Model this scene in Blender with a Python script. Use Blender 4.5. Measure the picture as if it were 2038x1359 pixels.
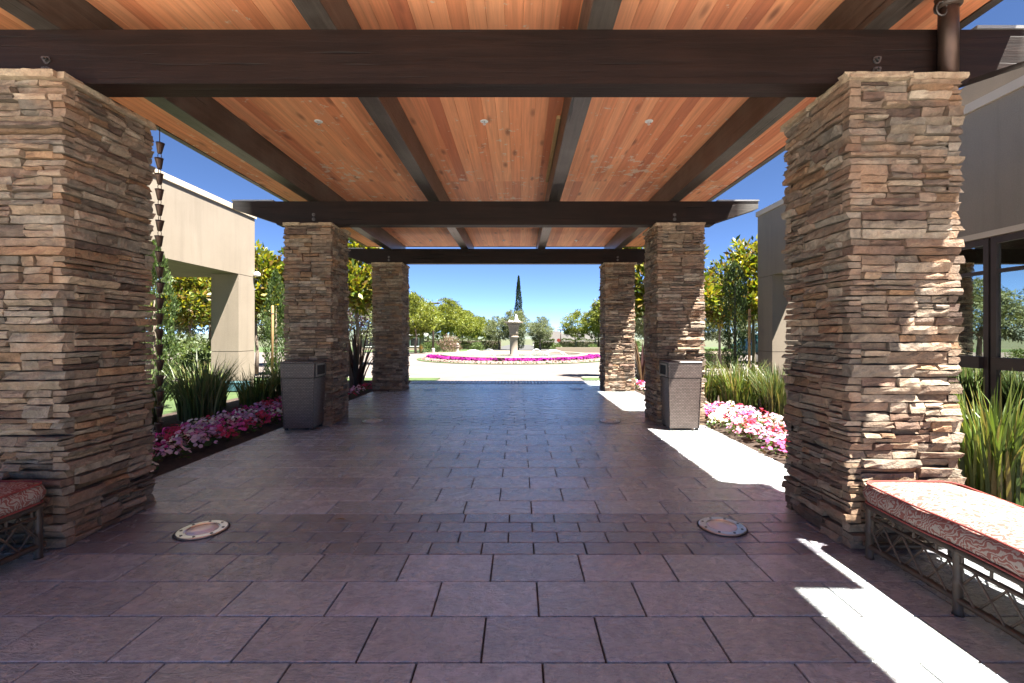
import bpy, math, random
import numpy as np
from mathutils import Vector, Matrix

R = math.radians
random.seed(7)
rng = np.random.default_rng(7)
for o in list(bpy.data.objects):
    bpy.data.objects.remove(o)
scene = bpy.context.scene
COL = scene.collection

# ------------------------------------------------------------------ camera
EYE = 1.38
cam_d = bpy.data.cameras.new('camera')
cam = bpy.data.objects.new('camera', cam_d)
COL.objects.link(cam)
cam.location = (0, 0, EYE)
cam.rotation_euler = (R(90), 0, 0)
cam_d.sensor_width = 36
cam_d.lens = 16
cam_d.shift_x = -0.0068
cam_d.shift_y = -0.0076
cam_d.clip_start = 0.05
cam_d.clip_end = 6000
scene.camera = cam
scene.render.resolution_x, scene.render.resolution_y = 1024, 683

# ------------------------------------------------------------------ sky, sun, exposure
SUN = Vector((0.415, -0.285, 1.0)).normalized()          # towards the sun
world = bpy.data.worlds.new('World')
scene.world = world
world.use_nodes = True
wn = world.node_tree
bg = wn.nodes['Background']
sky = wn.nodes.new('ShaderNodeTexSky')
sky.sky_type = 'NISHITA'
sky.sun_disc = False
sky.sun_elevation = math.asin(SUN.z)
sky.sun_rotation = math.atan2(SUN.x, SUN.y)
sky.altitude = 200
sky.air_density = 0.29
sky.dust_density = 0.0
sky.ozone_density = 6.0
wn.links.new(sky.outputs[0], bg.inputs[0])
bg.inputs[1].default_value = 0.05
sl = bpy.data.lights.new('sun', 'SUN')
sl.energy = 5.0
sl.angle = R(0.55)
sl.color = (1.0, 0.95, 0.86)
so = bpy.data.objects.new('sun', sl)
COL.objects.link(so)
so.rotation_euler = SUN.to_track_quat('Z', 'Y').to_euler()
vs = scene.view_settings
vs.view_transform = 'Standard'
vs.look = 'None'
vs.exposure = 2.82
vs.gamma = 1.0
vs.use_curve_mapping = False
scene.render.engine = 'CYCLES'
cy = scene.cycles
cy.max_bounces = 8
cy.diffuse_bounces = 5
cy.glossy_bounces = 4
cy.transmission_bounces = 4
cy.transparent_max_bounces = 6
cy.caustics_reflective = False
cy.caustics_refractive = False
cy.sample_clamp_indirect = 6
cy.use_denoising = True

# ------------------------------------------------------------------ helpers
def link(o, parent=None):
    COL.objects.link(o)
    if parent is not None:
        o.parent = parent
    return o

def tag(o, label=None, cat=None, group=None, kind=None):
    if label: o['label'] = label
    if cat: o['category'] = cat
    if group: o['group'] = group
    if kind: o['kind'] = kind
    return o

def empty(name, loc, label=None, cat=None, group=None, kind='thing', rz=0):
    o = bpy.data.objects.new(name, None)
    o.empty_display_size = 0.2
    o.location = loc
    o.rotation_euler = (0, 0, rz)
    COL.objects.link(o)
    return tag(o, label, cat, group, kind)

class MB:
    """collects geometry for ONE mesh object"""
    def __init__(self):
        self.v, self.f, self.c = [], [], []
    def add(self, verts, faces, tint=(1, 1, 1)):
        n = len(self.v)
        self.v.extend([tuple(map(float, p)) for p in verts])
        self.f.extend([tuple(i + n for i in q) for q in faces])
        self.c.extend([tint] * len(verts))
        return self
    def box(self, x0, x1, y0, y1, z0, z1, tint=(1, 1, 1)):
        vs_ = [(x0, y0, z0), (x1, y0, z0), (x1, y1, z0), (x0, y1, z0), (x0, y0, z1), (x1, y0, z1), (x1, y1, z1), (x0, y1, z1)]
        return self.add(vs_, [(0, 3, 2, 1), (4, 5, 6, 7), (0, 1, 5, 4), (1, 2, 6, 5), (2, 3, 7, 6), (3, 0, 4, 7)], tint)
    def cbox(self, x0, x1, y0, y1, z0, z1, b=0.01, tint=(1, 1, 1)):
        """box with chamfered edges (rounded look)"""
        vs_, fs = [], []
        for (cx, sx) in ((x0, 1), (x1, -1)):
            for (cy_, sy) in ((y0, 1), (y1, -1)):
                for (cz, sz) in ((z0, 1), (z1, -1)):
                    vs_ += [(cx, cy_ + sy * b, cz + sz * b), (cx + sx * b, cy_, cz + sz * b), (cx + sx * b, cy_ + sy * b, cz)]
        def id(ix, iy, iz, a): return ((ix * 2 + iy) * 2 + iz) * 3 + a
        for ix in (0, 1):
            fs.append([id(ix, 0, 0, 0), id(ix, 1, 0, 0), id(ix, 1, 1, 0), id(ix, 0, 1, 0)])
        for iy in (0, 1):
            fs.append([id(0, iy, 0, 1), id(1, iy, 0, 1), id(1, iy, 1, 1), id(0, iy, 1, 1)])
        for iz in (0, 1):
            fs.append([id(0, 0, iz, 2), id(1, 0, iz, 2), id(1, 1, iz, 2), id(0, 1, iz, 2)])
        for iy in (0, 1):
            for iz in (0, 1):
                fs.append([id(0, iy, iz, 1), id(1, iy, iz, 1), id(1, iy, iz, 2), id(0, iy, iz, 2)])
        for ix in (0, 1):
            for iz in (0, 1):
                fs.append([id(ix, 0, iz, 0), id(ix, 1, iz, 0), id(ix, 1, iz, 2), id(ix, 0, iz, 2)])
            for iy in (0, 1):
                fs.append([id(ix, iy, 0, 0), id(ix, iy, 1, 0), id(ix, iy, 1, 1), id(ix, iy, 0, 1)])
        for ix in (0, 1):
            for iy in (0, 1):
                for iz in (0, 1):
                    fs.append([id(ix, iy, iz, 0), id(ix, iy, iz, 1), id(ix, iy, iz, 2)])
        return self.add(vs_, fs, tint)
    def prism(self, poly, y0, y1, tint=(1, 1, 1)):
        """polygon in the x,z plane pushed from y0 to y1"""
        n = len(poly)
        vs_ = [(x, y0, z) for x, z in poly] + [(x, y1, z) for x, z in poly]
        fs = [tuple(range(n)), tuple(range(2 * n - 1, n - 1, -1))]
        fs += [(i, i + n, (i + 1) % n + n, (i + 1) % n) for i in range(n)]
        return self.add(vs_, fs, tint)
    def tube(self, pts, rad, n=8, tint=(1, 1, 1), caps=True):
        pts = [Vector(p) for p in pts]
        if not hasattr(rad, '__len__'): rad = [rad] * len(pts)
        vs_, fs = [], []
        up = Vector((0.31, 0.17, 0.93)).normalized()
        for i, p in enumerate(pts):
            d = (pts[min(i + 1, len(pts) - 1)] - pts[max(i - 1, 0)]).normalized()
            a = d.cross(up)
            if a.length < 0.05: a = d.cross(Vector((1, 0, 0)))
            a.normalize(); b = d.cross(a)
            for k in range(n):
                t = 2 * math.pi * k / n
                vs_.append(p + (a * math.cos(t) + b * math.sin(t)) * rad[i])
        for i in range(len(pts) - 1):
            for k in range(n):
                k2 = (k + 1) % n
                fs.append((i * n + k, i * n + k2, (i + 1) * n + k2, (i + 1) * n + k))
        if caps:
            fs.append(tuple(range(n))[::-1])
            fs.append(tuple((len(pts) - 1) * n + k for k in range(n)))
        return self.add(vs_, fs, tint)
    def lathe(self, prof, n=24, c=(0, 0, 0), tint=(1, 1, 1), wob=None):
        vs_, fs = [], []
        for j, (r, z) in enumerate(prof):
            for k in range(n):
                t = 2 * math.pi * k / n
                rr = r * (wob(j, t) if wob else 1)
                vs_.append((c[0] + rr * math.cos(t), c[1] + rr * math.sin(t), c[2] + z))
        for j in range(len(prof) - 1):
            for k in range(n):
                k2 = (k + 1) % n
                fs.append((j * n + k, j * n + k2, (j + 1) * n + k2, (j + 1) * n + k))
        fs.append(tuple(range(n))[::-1])
        fs.append(tuple((len(prof) - 1) * n + k for k in range(n)))
        return self.add(vs_, fs, tint)
    def mesh(self, name, mat, smooth=False):
        me = bpy.data.meshes.new(name)
        me.from_pydata(self.v, [], self.f)
        at = me.color_attributes.new('tint', 'FLOAT_COLOR', 'POINT')
        a = np.ones((len(self.v), 4), dtype=np.float32)
        a[:, :3] = np.array(self.c, dtype=np.float32).reshape(-1, 3)
        at.data.foreach_set('color', a.ravel())
        if smooth:
            me.polygons.foreach_set('use_smooth', [True] * len(me.polygons))
        me.materials.append(mat)
        me.update()
        return me
    def build(self, name, mat, parent=None, smooth=False):
        return link(bpy.data.objects.new(name, self.mesh(name, mat, smooth)), parent)

def recalc(o):
    import bmesh
    bm = bmesh.new(); bm.from_mesh(o.data)
    bmesh.ops.recalc_face_normals(bm, faces=bm.faces)
    bm.to_mesh(o.data); bm.free()
    return o

def copy_tree(o, parent=None):
    c = o.copy(); COL.objects.link(c)
    if parent is not None: c.parent = parent
    for ch in list(o.children): copy_tree(ch, c)
    return c

def quads_mesh(name, V, F, C, mat, smooth=False):
    """V (n,3), F (m,k) int, C (n,3) numpy arrays, fast"""
    me = bpy.data.meshes.new(name)
    k = F.shape[1]
    me.vertices.add(len(V)); me.vertices.foreach_set('co', V.astype(np.float32).ravel())
    me.loops.add(F.size); me.loops.foreach_set('vertex_index', F.astype(np.int32).ravel())
    me.polygons.add(len(F)); me.polygons.foreach_set('loop_start', np.arange(0, F.size, k, dtype=np.int32))
    me.update(calc_edges=True)
    at = me.color_attributes.new('tint', 'FLOAT_COLOR', 'POINT')
    a = np.ones((len(V), 4), dtype=np.float32); a[:, :3] = C
    at.data.foreach_set('color', a.ravel())
    if smooth: me.polygons.foreach_set('use_smooth', [True] * len(F))
    me.materials.append(mat)
    me.validate()
    return me

# ------------------------------------------------------------------ materials
def new_mat(name):
    m = bpy.data.materials.new(name); m.use_nodes = True
    nt = m.node_tree
    return m, nt, nt.nodes['Principled BSDF']

def nd(nt, kind, **kw):
    n = nt.nodes.new('ShaderNode' + kind)
    for k, v in kw.items():
        if k in n.inputs.keys() if hasattr(n.inputs, 'keys') else False:
            n.inputs[k].default_value = v
        else:
            try: setattr(n, k, v)
            except Exception: n.inputs[k].default_value = v
    return n

def coords(nt, scale=(1, 1, 1), src='Object', rnd=False):
    tc = nt.nodes.new('ShaderNodeTexCoord')
    mp = nt.nodes.new('ShaderNodeMapping')
    mp.inputs['Scale'].default_value = scale
    nt.links.new(tc.outputs[src], mp.inputs['Vector'])
    if rnd:
        oi = nt.nodes.new('ShaderNodeObjectInfo')
        mul = nt.nodes.new('ShaderNodeVectorMath'); mul.operation = 'MULTIPLY'
        cmb = nt.nodes.new('ShaderNodeCombineXYZ')
        for i in range(3): nt.links.new(oi.outputs['Random'], cmb.inputs[i])
        nt.links.new(cmb.outputs[0], mul.inputs[0]); mul.inputs[1].default_value = (37.0, 91.0, 53.0)
        nt.links.new(mul.outputs[0], mp.inputs['Location'])
    return mp.outputs[0]

def noise(nt, vec, scale=5, detail=6, rough=0.6, dist=0.0):
    n = nt.nodes.new('ShaderNodeTexNoise')
    n.inputs['Scale'].default_value = scale; n.inputs['Detail'].default_value = detail
    n.inputs['Roughness'].default_value = rough; n.inputs['Distortion'].default_value = dist
    nt.links.new(vec, n.inputs['Vector'])
    return n.outputs['Fac']

def ramp(nt, fac, stops):
    r = nt.nodes.new('ShaderNodeValToRGB')
    el = r.color_ramp.elements
    while len(el) < len(stops): el.new(0.5)
    for e, (p, c) in zip(el, stops):
        e.position = p; e.color = (*c, 1) if len(c) == 3 else c
    nt.links.new(fac, r.inputs[0])
    return r.outputs[0]

def mix(nt, a, b, fac, mode='MIX'):
    m = nt.nodes.new('ShaderNodeMix'); m.data_type = 'RGBA'; m.blend_type = mode
    for s, v in ((m.inputs[6], a), (m.inputs[7], b), (m.inputs[0], fac)):
        if isinstance(v, (int, float)): s.default_value = v
        elif isinstance(v, tuple): s.default_value = (*v, 1) if len(v) == 3 else v
        else: nt.links.new(v, s)
    return m.outputs[2]

def math_(nt, op, a, b=None, clamp=False):
    m = nt.nodes.new('ShaderNodeMath'); m.operation = op; m.use_clamp = clamp
    for s, v in ((m.inputs[0], a), (m.inputs[1], b)):
        if v is None: continue
        if isinstance(v, (int, float)): s.default_value = v
        else: nt.links.new(v, s)
    return m.outputs[0]

def bump(nt, b, height, strength=0.4, dist=0.01, normal=None):
    n = nt.nodes.new('ShaderNodeBump')
    n.inputs['Strength'].default_value = strength; n.inputs['Distance'].default_value = dist
    nt.links.new(height, n.inputs['Height'])
    if normal is not None: nt.links.new(normal, n.inputs['Normal'])
    if b is not None: nt.links.new(n.outputs[0], b.inputs['Normal'])
    return n.outputs[0]

def setc(nt, b, col): nt.links.new(col, b.inputs['Base Color'])
def tint(nt):
    a = nt.nodes.new('ShaderNodeAttribute'); a.attribute_name = 'tint'
    return a.outputs['Color']
def rnd(nt):
    return nt.nodes.new('ShaderNodeObjectInfo').outputs['Random']
def g(v): return (v, v, v)

M = {}
def simple(name, col, rough=0.6, metal=0.0, var=0.15, scale=6, bstr=0.2, bdist=0.004, spec=0.5, vtx=False):
    m, nt, b = new_mat(name)
    v = coords(nt)
    n = noise(nt, v, scale, 5, 0.6)
    c = ramp(nt, n, [(0.25, tuple(x * (1 - var) for x in col)), (0.75, tuple(min(1, x * (1 + var)) for x in col))])
    if vtx: c = mix(nt, c, tint(nt), 1.0, 'MULTIPLY')
    setc(nt, b, c)
    b.inputs['Roughness'].default_value = rough; b.inputs['Metallic'].default_value = metal
    b.inputs['Specular IOR Level'].default_value = spec
    if bstr: bump(nt, b, noise(nt, v, scale * 8, 4, 0.6), bstr, bdist)
    M[name] = m
    return m

# ledge stone: colour of every stone comes from its tint
m, nt, b = new_mat('ledge_stone'); v = coords(nt)
n1 = noise(nt, v, 14, 8, 0.65); n2 = noise(nt, v, 70, 5, 0.7); n3 = noise(nt, v, 4, 3, 0.5)
c = mix(nt, tint(nt), ramp(nt, n1, [(0.3, g(0.55)), (0.7, g(1.35))]), 1.0, 'MULTIPLY')
c = mix(nt, c, (0.30, 0.16, 0.085), math_(nt, 'MULTIPLY', ramp(nt, n3, [(0.5, g(0)), (0.72, g(1))]), 0.55))
c = mix(nt, c, ramp(nt, n2, [(0.25, g(0.7)), (0.75, g(1.25))]), 0.8, 'MULTIPLY')
setc(nt, b, c); b.inputs['Roughness'].default_value = 0.85
h = math_(nt, 'ADD', math_(nt, 'MULTIPLY', n1, 1.0), math_(nt, 'MULTIPLY', n2, 0.35))
bump(nt, b, h, 1.0, 0.024); M['stone'] = m
simple('mortar_core', (0.06, 0.05, 0.042), 0.95)

# stained timber
def timber(name, dark, light, axis, rough=0.5, grey=None, ends=False):
    m, nt, b = new_mat(name)
    sc = [22, 22, 22]; sc['xyz'.index(axis)] = 1.2
    v = coords(nt, tuple(sc), rnd=True)
    n1 = noise(nt, v, 1.0, 8, 0.65, 0.4); n2 = noise(nt, coords(nt, rnd=True), 2.2, 5, 0.6)
    c = ramp(nt, n1, [(0.3, dark), (0.7, light)])
    c = mix(nt, c, ramp(nt, n2, [(0.3, g(0.75)), (0.7, g(1.25))]), 1.0, 'MULTIPLY')
    if grey: c = mix(nt, c, grey, math_(nt, 'MULTIPLY', ramp(nt, n2, [(0.45, g(0)), (0.8, g(1))]), 0.6))
    sc2 = [60, 60, 60]; sc2['xyz'.index(axis)] = 1.6
    chk = ramp(nt, noise(nt, coords(nt, tuple(sc2), rnd=True), 0.55, 3, 0.5, 0.3), [(0.30, g(1)), (0.345, g(0))])
    c = mix(nt, c, g(0.004), math_(nt, 'MULTIPLY', chk, 0.8))
    if ends:      # beam ends lightened to weathered grey, standing in for sun on the tips
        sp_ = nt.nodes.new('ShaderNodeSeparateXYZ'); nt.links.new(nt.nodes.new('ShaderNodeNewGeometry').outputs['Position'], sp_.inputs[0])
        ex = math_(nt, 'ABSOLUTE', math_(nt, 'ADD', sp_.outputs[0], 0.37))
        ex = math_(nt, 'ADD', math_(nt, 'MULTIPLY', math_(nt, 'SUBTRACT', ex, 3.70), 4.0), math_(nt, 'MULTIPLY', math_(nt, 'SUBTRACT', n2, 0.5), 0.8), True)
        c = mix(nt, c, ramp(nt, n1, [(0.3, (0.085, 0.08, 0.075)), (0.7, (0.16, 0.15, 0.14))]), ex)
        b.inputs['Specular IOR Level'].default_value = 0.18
    setc(nt, b, c); b.inputs['Roughness'].default_value = rough
    bump(nt, b, math_(nt, 'SUBTRACT', n1, math_(nt, 'MULTIPLY', chk, 0.8)), 0.6, 0.007); M[name] = m
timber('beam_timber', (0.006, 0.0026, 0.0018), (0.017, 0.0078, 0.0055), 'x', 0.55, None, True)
timber('rafter_timber', (0.030, 0.022, 0.018), (0.075, 0.058, 0.047), 'y', 0.36, (0.11, 0.10, 0.09))

# cedar ceiling boards
m, nt, b = new_mat('cedar_plank')
v = coords(nt, (26, 0.9, 26), rnd=True); n1 = noise(nt, v, 1.0, 7, 0.6, 0.6)
vk = coords(nt, (5.0, 1.6, 5.0), rnd=True)
vor = nt.nodes.new('ShaderNodeTexVoronoi'); vor.inputs['Scale'].default_value = 1.0; nt.links.new(vk, vor.inputs['Vector'])
knot = ramp(nt, vor.outputs['Distance'], [(0.06, g(1)), (0.20, g(0))])
rr = rnd(nt)
base = ramp(nt, rr, [(0.0, (0.58, 0.195, 0.085)), (0.35, (0.70, 0.26, 0.115)), (0.7, (0.76, 0.325, 0.155)), (1.0, (0.50, 0.155, 0.07))])
c = mix(nt, base, ramp(nt, n1, [(0.25, g(0.72)), (0.75, g(1.25))]), 1.0, 'MULTIPLY')
c = mix(nt, c, (0.16, 0.05, 0.025), math_(nt, 'MULTIPLY', knot, 0.75))
tcw = nt.nodes.new('ShaderNodeTexCoord')
geo = nt.nodes.new('ShaderNodeNewGeometry')
sep = nt.nodes.new('ShaderNodeSeparateXYZ'); nt.links.new(geo.outputs['Position'], sep.inputs[0])
# peeling finish: pale flecks around the middle of the roof
band = math_(nt, 'MULTIPLY', ramp(nt, math_(nt, 'DIVIDE', sep.outputs[1], 14.0), [(0.30, g(0)), (0.47, g(1)), (0.53, g(1)), (0.66, g(0.25))]), 1.0)
fl = math_(nt, 'ADD', noise(nt, geo.outputs['Position'], 7.5, 5, 0.68), math_(nt, 'MULTIPLY', math_(nt, 'SUBTRACT', noise(nt, geo.outputs['Position'], 1.3, 3, 0.5), 0.5), 0.35))
fleck = math_(nt, 'MULTIPLY', ramp(nt, math_(nt, 'ADD', fl, math_(nt, 'MULTIPLY', band, 0.085)), [(0.675, g(0)), (0.70, g(1))]), 0.8)
c = mix(nt, c, (0.62, 0.50, 0.38), fleck)
setc(nt, b, c); b.inputs['Roughness'].default_value = 0.6
bump(nt, b, n1, 0.2, 0.002); M['cedar'] = m

# slate-look porcelain tiles
def tile_mat(name, a, bcol, ccol, rough):
    m, nt, b = new_mat(name)
    v = coords(nt, rnd=True)
    n1 = noise(nt, v, 5, 8, 0.62, 0.8); n2 = noise(nt, v, 26, 6, 0.6, 0.3)
    c = ramp(nt, n1, [(0.28, a), (0.5, bcol), (0.72, ccol)])
    c = mix(nt, c, ramp(nt, rnd(nt), [(0, g(0.78)), (1, g(1.14))]), 1.0, 'MULTIPLY')
    c = mix(nt, c, ramp(nt, n2, [(0.3, g(0.80)), (0.7, g(1.15))]), 1.0, 'MULTIPLY')
    setc(nt, b, c)
    gp = nt.nodes.new('ShaderNodeNewGeometry').outputs['Position']
    st_ = noise(nt, gp, 0.7, 6, 0.65, 0.6); st2 = noise(nt, gp, 3.1, 5, 0.7)
    c = mix(nt, c, ramp(nt, st_, [(0.32, g(0.88)), (0.6, g(1.08))]), 1.0, 'MULTIPLY')
    c = mix(nt, c, ramp(nt, st2, [(0.30, (0.78, 0.75, 0.72)), (0.40, g(1.0))]), 0.8, 'MULTIPLY')
    hue = ramp(nt, math_(nt, 'FRACT', math_(nt, 'MULTIPLY', rnd(nt), 7.31)), [(0.0, (1.06, 0.98, 0.97)), (0.35, (0.97, 1.0, 1.03)), (0.7, (1.0, 0.97, 1.04)), (1.0, (1.0, 1.02, 0.96))])
    c = mix(nt, c, hue, 1.0, 'MULTIPLY')
    setc(nt, b, c)
    r_ = ramp(nt, n1, [(0.3, g(rough - 0.06)), (0.7, g(rough + 0.1))])
    nt.links.new(r_, b.inputs['Roughness'])
    b.inputs['Specular IOR Level'].default_value = 0.85
    vw = coords(nt, (1, 2.6, 1), rnd=True)
    hh = math_(nt, 'ADD', noise(nt, vw, 13, 7, 0.66, 1.6), math_(nt, 'MULTIPLY', noise(nt, vw, 38, 5, 0.6, 0.8), 0.5))
    c = mix(nt, c, ramp(nt, hh, [(0.52, g(0.70)), (0.72, g(1.0)), (0.95, g(1.10))]), 1.0, 'MULTIPLY'); setc(nt, b, c)  # relief shading put into the colour: hollows darker, high spots paler
    nn = bump(nt, b, hh, 1.0, 0.028)
    b.inputs['Coat Weight'].default_value = 1.0; b.inputs['Coat IOR'].default_value = 2.3
    b.inputs['Coat Roughness'].default_value = 0.24
    nt.links.new(bump(nt, None, hh, 0.55, 0.011), b.inputs['Coat Normal']); M[name] = m
tile_mat('tile', (0.41, 0.455, 0.465), (0.51, 0.555, 0.56), (0.60, 0.64, 0.63), 0.24)
tile_mat('border_tile', (0.20, 0.20, 0.22), (0.26, 0.26, 0.28), (0.33, 0.325, 0.34), 0.22)
simple('grout', (0.045, 0.038, 0.034), 0.9)
simple('coping', (0.44, 0.36, 0.27), 0.7, var=0.08, scale=2)
simple('bronze_frame', (0.060, 0.042, 0.034), 0.4, 0.3)
simple('dark_bronze', (0.075, 0.045, 0.035), 0.42, 0.7, bstr=0.3)
simple('flashing', (0.35, 0.34, 0.33), 0.4, 0.6)
simple('steel', (0.85, 0.83, 0.80), 0.33, 1.0, var=0.05)
simple('lens_glass', (0.78, 0.76, 0.70), 0.13, 0.0, var=0.1, spec=0.8)
simple('iron', (0.11, 0.10, 0.095), 0.45, 0.8)
simple('white_paint', (0.78, 0.77, 0.74), 0.5, var=0.04)
simple('soil', (0.065, 0.042, 0.030), 0.95, var=0.45, scale=18, bstr=1.0, bdist=0.03)
simple('bark', (0.16, 0.125, 0.095), 0.9, var=0.3, scale=14, bstr=0.8, bdist=0.02)
simple('stake', (0.38, 0.235, 0.105), 0.8, var=0.2)
simple('bamboo', (0.045, 0.028, 0.019), 0.5, var=0.35, scale=12)
simple('rod', (0.06, 0.038, 0.026), 0.6, var=0.3, scale=20)
simple('fountain_stone', (0.19, 0.155, 0.12), 0.7, var=0.12, scale=3, bstr=0.4, bdist=0.01)
simple('kerb', (0.34, 0.31, 0.27), 0.85, var=0.1)
simple('concrete', (0.64, 0.60, 0.54), 0.9, var=0.08, scale=2)
simple('asphalt', (0.055, 0.054, 0.052), 0.9, var=0.2, scale=30)
simple('roof_shingle', (0.060, 0.056, 0.052), 0.9, var=0.25, scale=3)
simple('house_wall', (0.19, 0.155, 0.115), 0.9, var=0.05)
simple('yellow_paint', (0.62, 0.42, 0.08), 0.5)
simple('red_paint', (0.16, 0.018, 0.015), 0.45)
simple('teal_paint', (0.05, 0.12, 0.14), 0.5)
simple('car_paint', (0.05, 0.16, 0.17), 0.25, 0.3, var=0.03, bstr=0)
simple('rubber', (0.02, 0.02, 0.02), 0.8)
simple('car_glass', (0.02, 0.025, 0.03), 0.08, bstr=0, spec=0.8)
simple('dark_inside', (0.012, 0.011, 0.010), 0.9)
simple('room_wall', (0.10, 0.08, 0.06), 0.9)
simple('hill', (0.075, 0.095, 0.075), 0.95, var=0.3, scale=0.02, bstr=0)

m, nt, b = new_mat('stucco'); v = coords(nt)
n1 = noise(nt, v, 0.8, 6, 0.6); n2 = noise(nt, coords(nt, (5, 5, 0.35)), 1.0, 6, 0.65); n3 = noise(nt, v, 60, 4, 0.7)
c = ramp(nt, n1, [(0.3, (0.19, 0.156, 0.118)), (0.7, (0.225, 0.187, 0.144))])
c = mix(nt, c, ramp(nt, n2, [(0.28, g(0.86)), (0.5, g(1.0)), (0.8, g(1.04))]), 1.0, 'MULTIPLY')
c = mix(nt, c, ramp(nt, n3, [(0.3, g(0.90)), (0.7, g(1.08))]), 1.0, 'MULTIPLY')
setc(nt, b, c); b.inputs['Roughness'].default_value = 0.92; bump(nt, b, n3, 0.7, 0.006); M['stucco'] = m
# lawn
m, nt, b = new_mat('lawn'); v = coords(nt)
setc(nt, b, ramp(nt, noise(nt, v, 3, 8, 0.7), [(0.3, (0.028, 0.055, 0.013)), (0.7, (0.065, 0.10, 0.026))]))
b.inputs['Roughness'].default_value = 0.95; bump(nt, b, noise(nt, v, 60, 4, 0.7), 0.8, 0.03); M['lawn'] = m
# dry ground seen far off
m, nt, b = new_mat('terrain'); v = coords(nt)
setc(nt, b, ramp(nt, noise(nt, v, 0.08, 8, 0.65), [(0.35, (0.035, 0.05, 0.02)), (0.65, (0.085, 0.085, 0.045))]))
b.inputs['Roughness'].default_value = 1.0; M['terrain'] = m
# plaza pavers, far enough away to be one surface
m, nt, b = new_mat('plaza_pavers'); v = coords(nt)
br = nt.nodes.new('ShaderNodeTexBrick'); nt.links.new(v, br.inputs['Vector'])
br.inputs['Scale'].default_value = 1.0; br.inputs['Brick Width'].default_value = 0.24; br.inputs['Row Height'].default_value = 0.12
br.inputs['Mortar Size'].default_value = 0.006
br.inputs['Color1'].default_value = (0.125, 0.10, 0.087, 1); br.inputs['Color2'].default_value = (0.155, 0.129, 0.114, 1)
br.inputs['Mortar'].default_value = (0.10, 0.084, 0.072, 1)
c = mix(nt, br.outputs['Color'], ramp(nt, noise(nt, v, 0.5, 6, 0.6), [(0.3, g(0.86)), (0.7, g(1.1))]), 1.0, 'MULTIPLY')
setc(nt, b, c); b.inputs['Roughness'].default_value = 0.85; bump(nt, b, br.outputs['Fac'], -0.3, 0.004); M['pavers'] = m

# woven resin of the litter bins
m, nt, b = new_mat('wicker'); v = coords(nt)
def wv(axis, sc, nt=nt, v=v, ph=0.0):
    w = nt.nodes.new('ShaderNodeTexWave'); w.wave_type = 'BANDS'; w.bands_direction = axis
    w.inputs['Scale'].default_value = sc; w.inputs['Distortion'].default_value = 0.0; w.inputs['Phase Offset'].default_value = ph
    nt.links.new(v, w.inputs['Vector']); return w.outputs['Fac']
bk = nt.nodes.new('ShaderNodeTexBrick')
sepw = nt.nodes.new('ShaderNodeSeparateXYZ'); nt.links.new(v, sepw.inputs[0])
cmbw = nt.nodes.new('ShaderNodeCombineXYZ')
nt.links.new(math_(nt, 'ADD', sepw.outputs[0], sepw.outputs[1]), cmbw.inputs[0]); nt.links.new(sepw.outputs[2], cmbw.inputs[1])
nt.links.new(cmbw.outputs[0], bk.inputs['Vector'])
bk.inputs['Scale'].default_value = 1.0; bk.inputs['Brick Width'].default_value = 0.042; bk.inputs['Row Height'].default_value = 0.021
bk.inputs['Mortar Size'].default_value = 0.0055; bk.inputs['Mortar Smooth'].default_value = 1.0
bk.inputs['Color1'].default_value = (0.085, 0.062, 0.054, 1); bk.inputs['Color2'].default_value = (0.13, 0.10, 0.088, 1)
bk.inputs['Mortar'].default_value = (0.010, 0.007, 0.006, 1)
setc(nt, b, bk.outputs['Color']); b.inputs['Roughness'].default_value = 0.45
bump(nt, b, bk.outputs['Fac'], -0.9, 0.006); M['wicker'] = m

# red and cream scroll fabric
m, nt, b = new_mat('fabric'); v = coords(nt)
ns = nt.nodes.new('ShaderNodeTexNoise'); ns.inputs['Scale'].default_value = 17; ns.inputs['Detail'].default_value = 1
nt.links.new(v, ns.inputs['Vector'])
off = nt.nodes.new('ShaderNodeVectorMath'); off.operation = 'SCALE'; off.inputs['Scale'].default_value = 0.10
nt.links.new(ns.outputs['Color'], off.inputs[0])
ad = nt.nodes.new('ShaderNodeVectorMath'); ad.operation = 'ADD'; nt.links.new(v, ad.inputs[0]); nt.links.new(off.outputs[0], ad.inputs[1])
w1 = nt.nodes.new('ShaderNodeTexWave'); w1.wave_type = 'RINGS'; w1.rings_direction = 'SPHERICAL'; w1.inputs['Scale'].default_value = 17
w1.inputs['Distortion'].default_value = 5; w1.inputs['Detail'].default_value = 1.0; w1.inputs['Detail Scale'].default_value = 2.2
nt.links.new(ad.outputs[0], w1.inputs['Vector'])
vo = nt.nodes.new('ShaderNodeTexVoronoi'); vo.inputs['Scale'].default_value = 27; nt.links.new(ad.outputs[0], vo.inputs['Vector'])
pat = math_(nt, 'ADD', w1.outputs['Fac'], math_(nt, 'MULTIPLY', vo.outputs['Distance'], -0.55))
c = ramp(nt, pat, [(0.23, (0.21, 0.078, 0.065)), (0.29, (0.30, 0.25, 0.215))])
c = mix(nt, c, ramp(nt, noise(nt, v, 160, 2, 0.5), [(0.3, g(0.85)), (0.7, g(1.1))]), 1.0, 'MULTIPLY')
setc(nt, b, c); b.inputs['Roughness'].default_value = 0.95; b.inputs['Specular IOR Level'].default_value = 0.2
bump(nt, b, noise(nt, v, 220, 2, 0.5), 0.3, 0.002); M['fabric'] = m
simple('piping', (0.22, 0.045, 0.038), 0.9)

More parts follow.
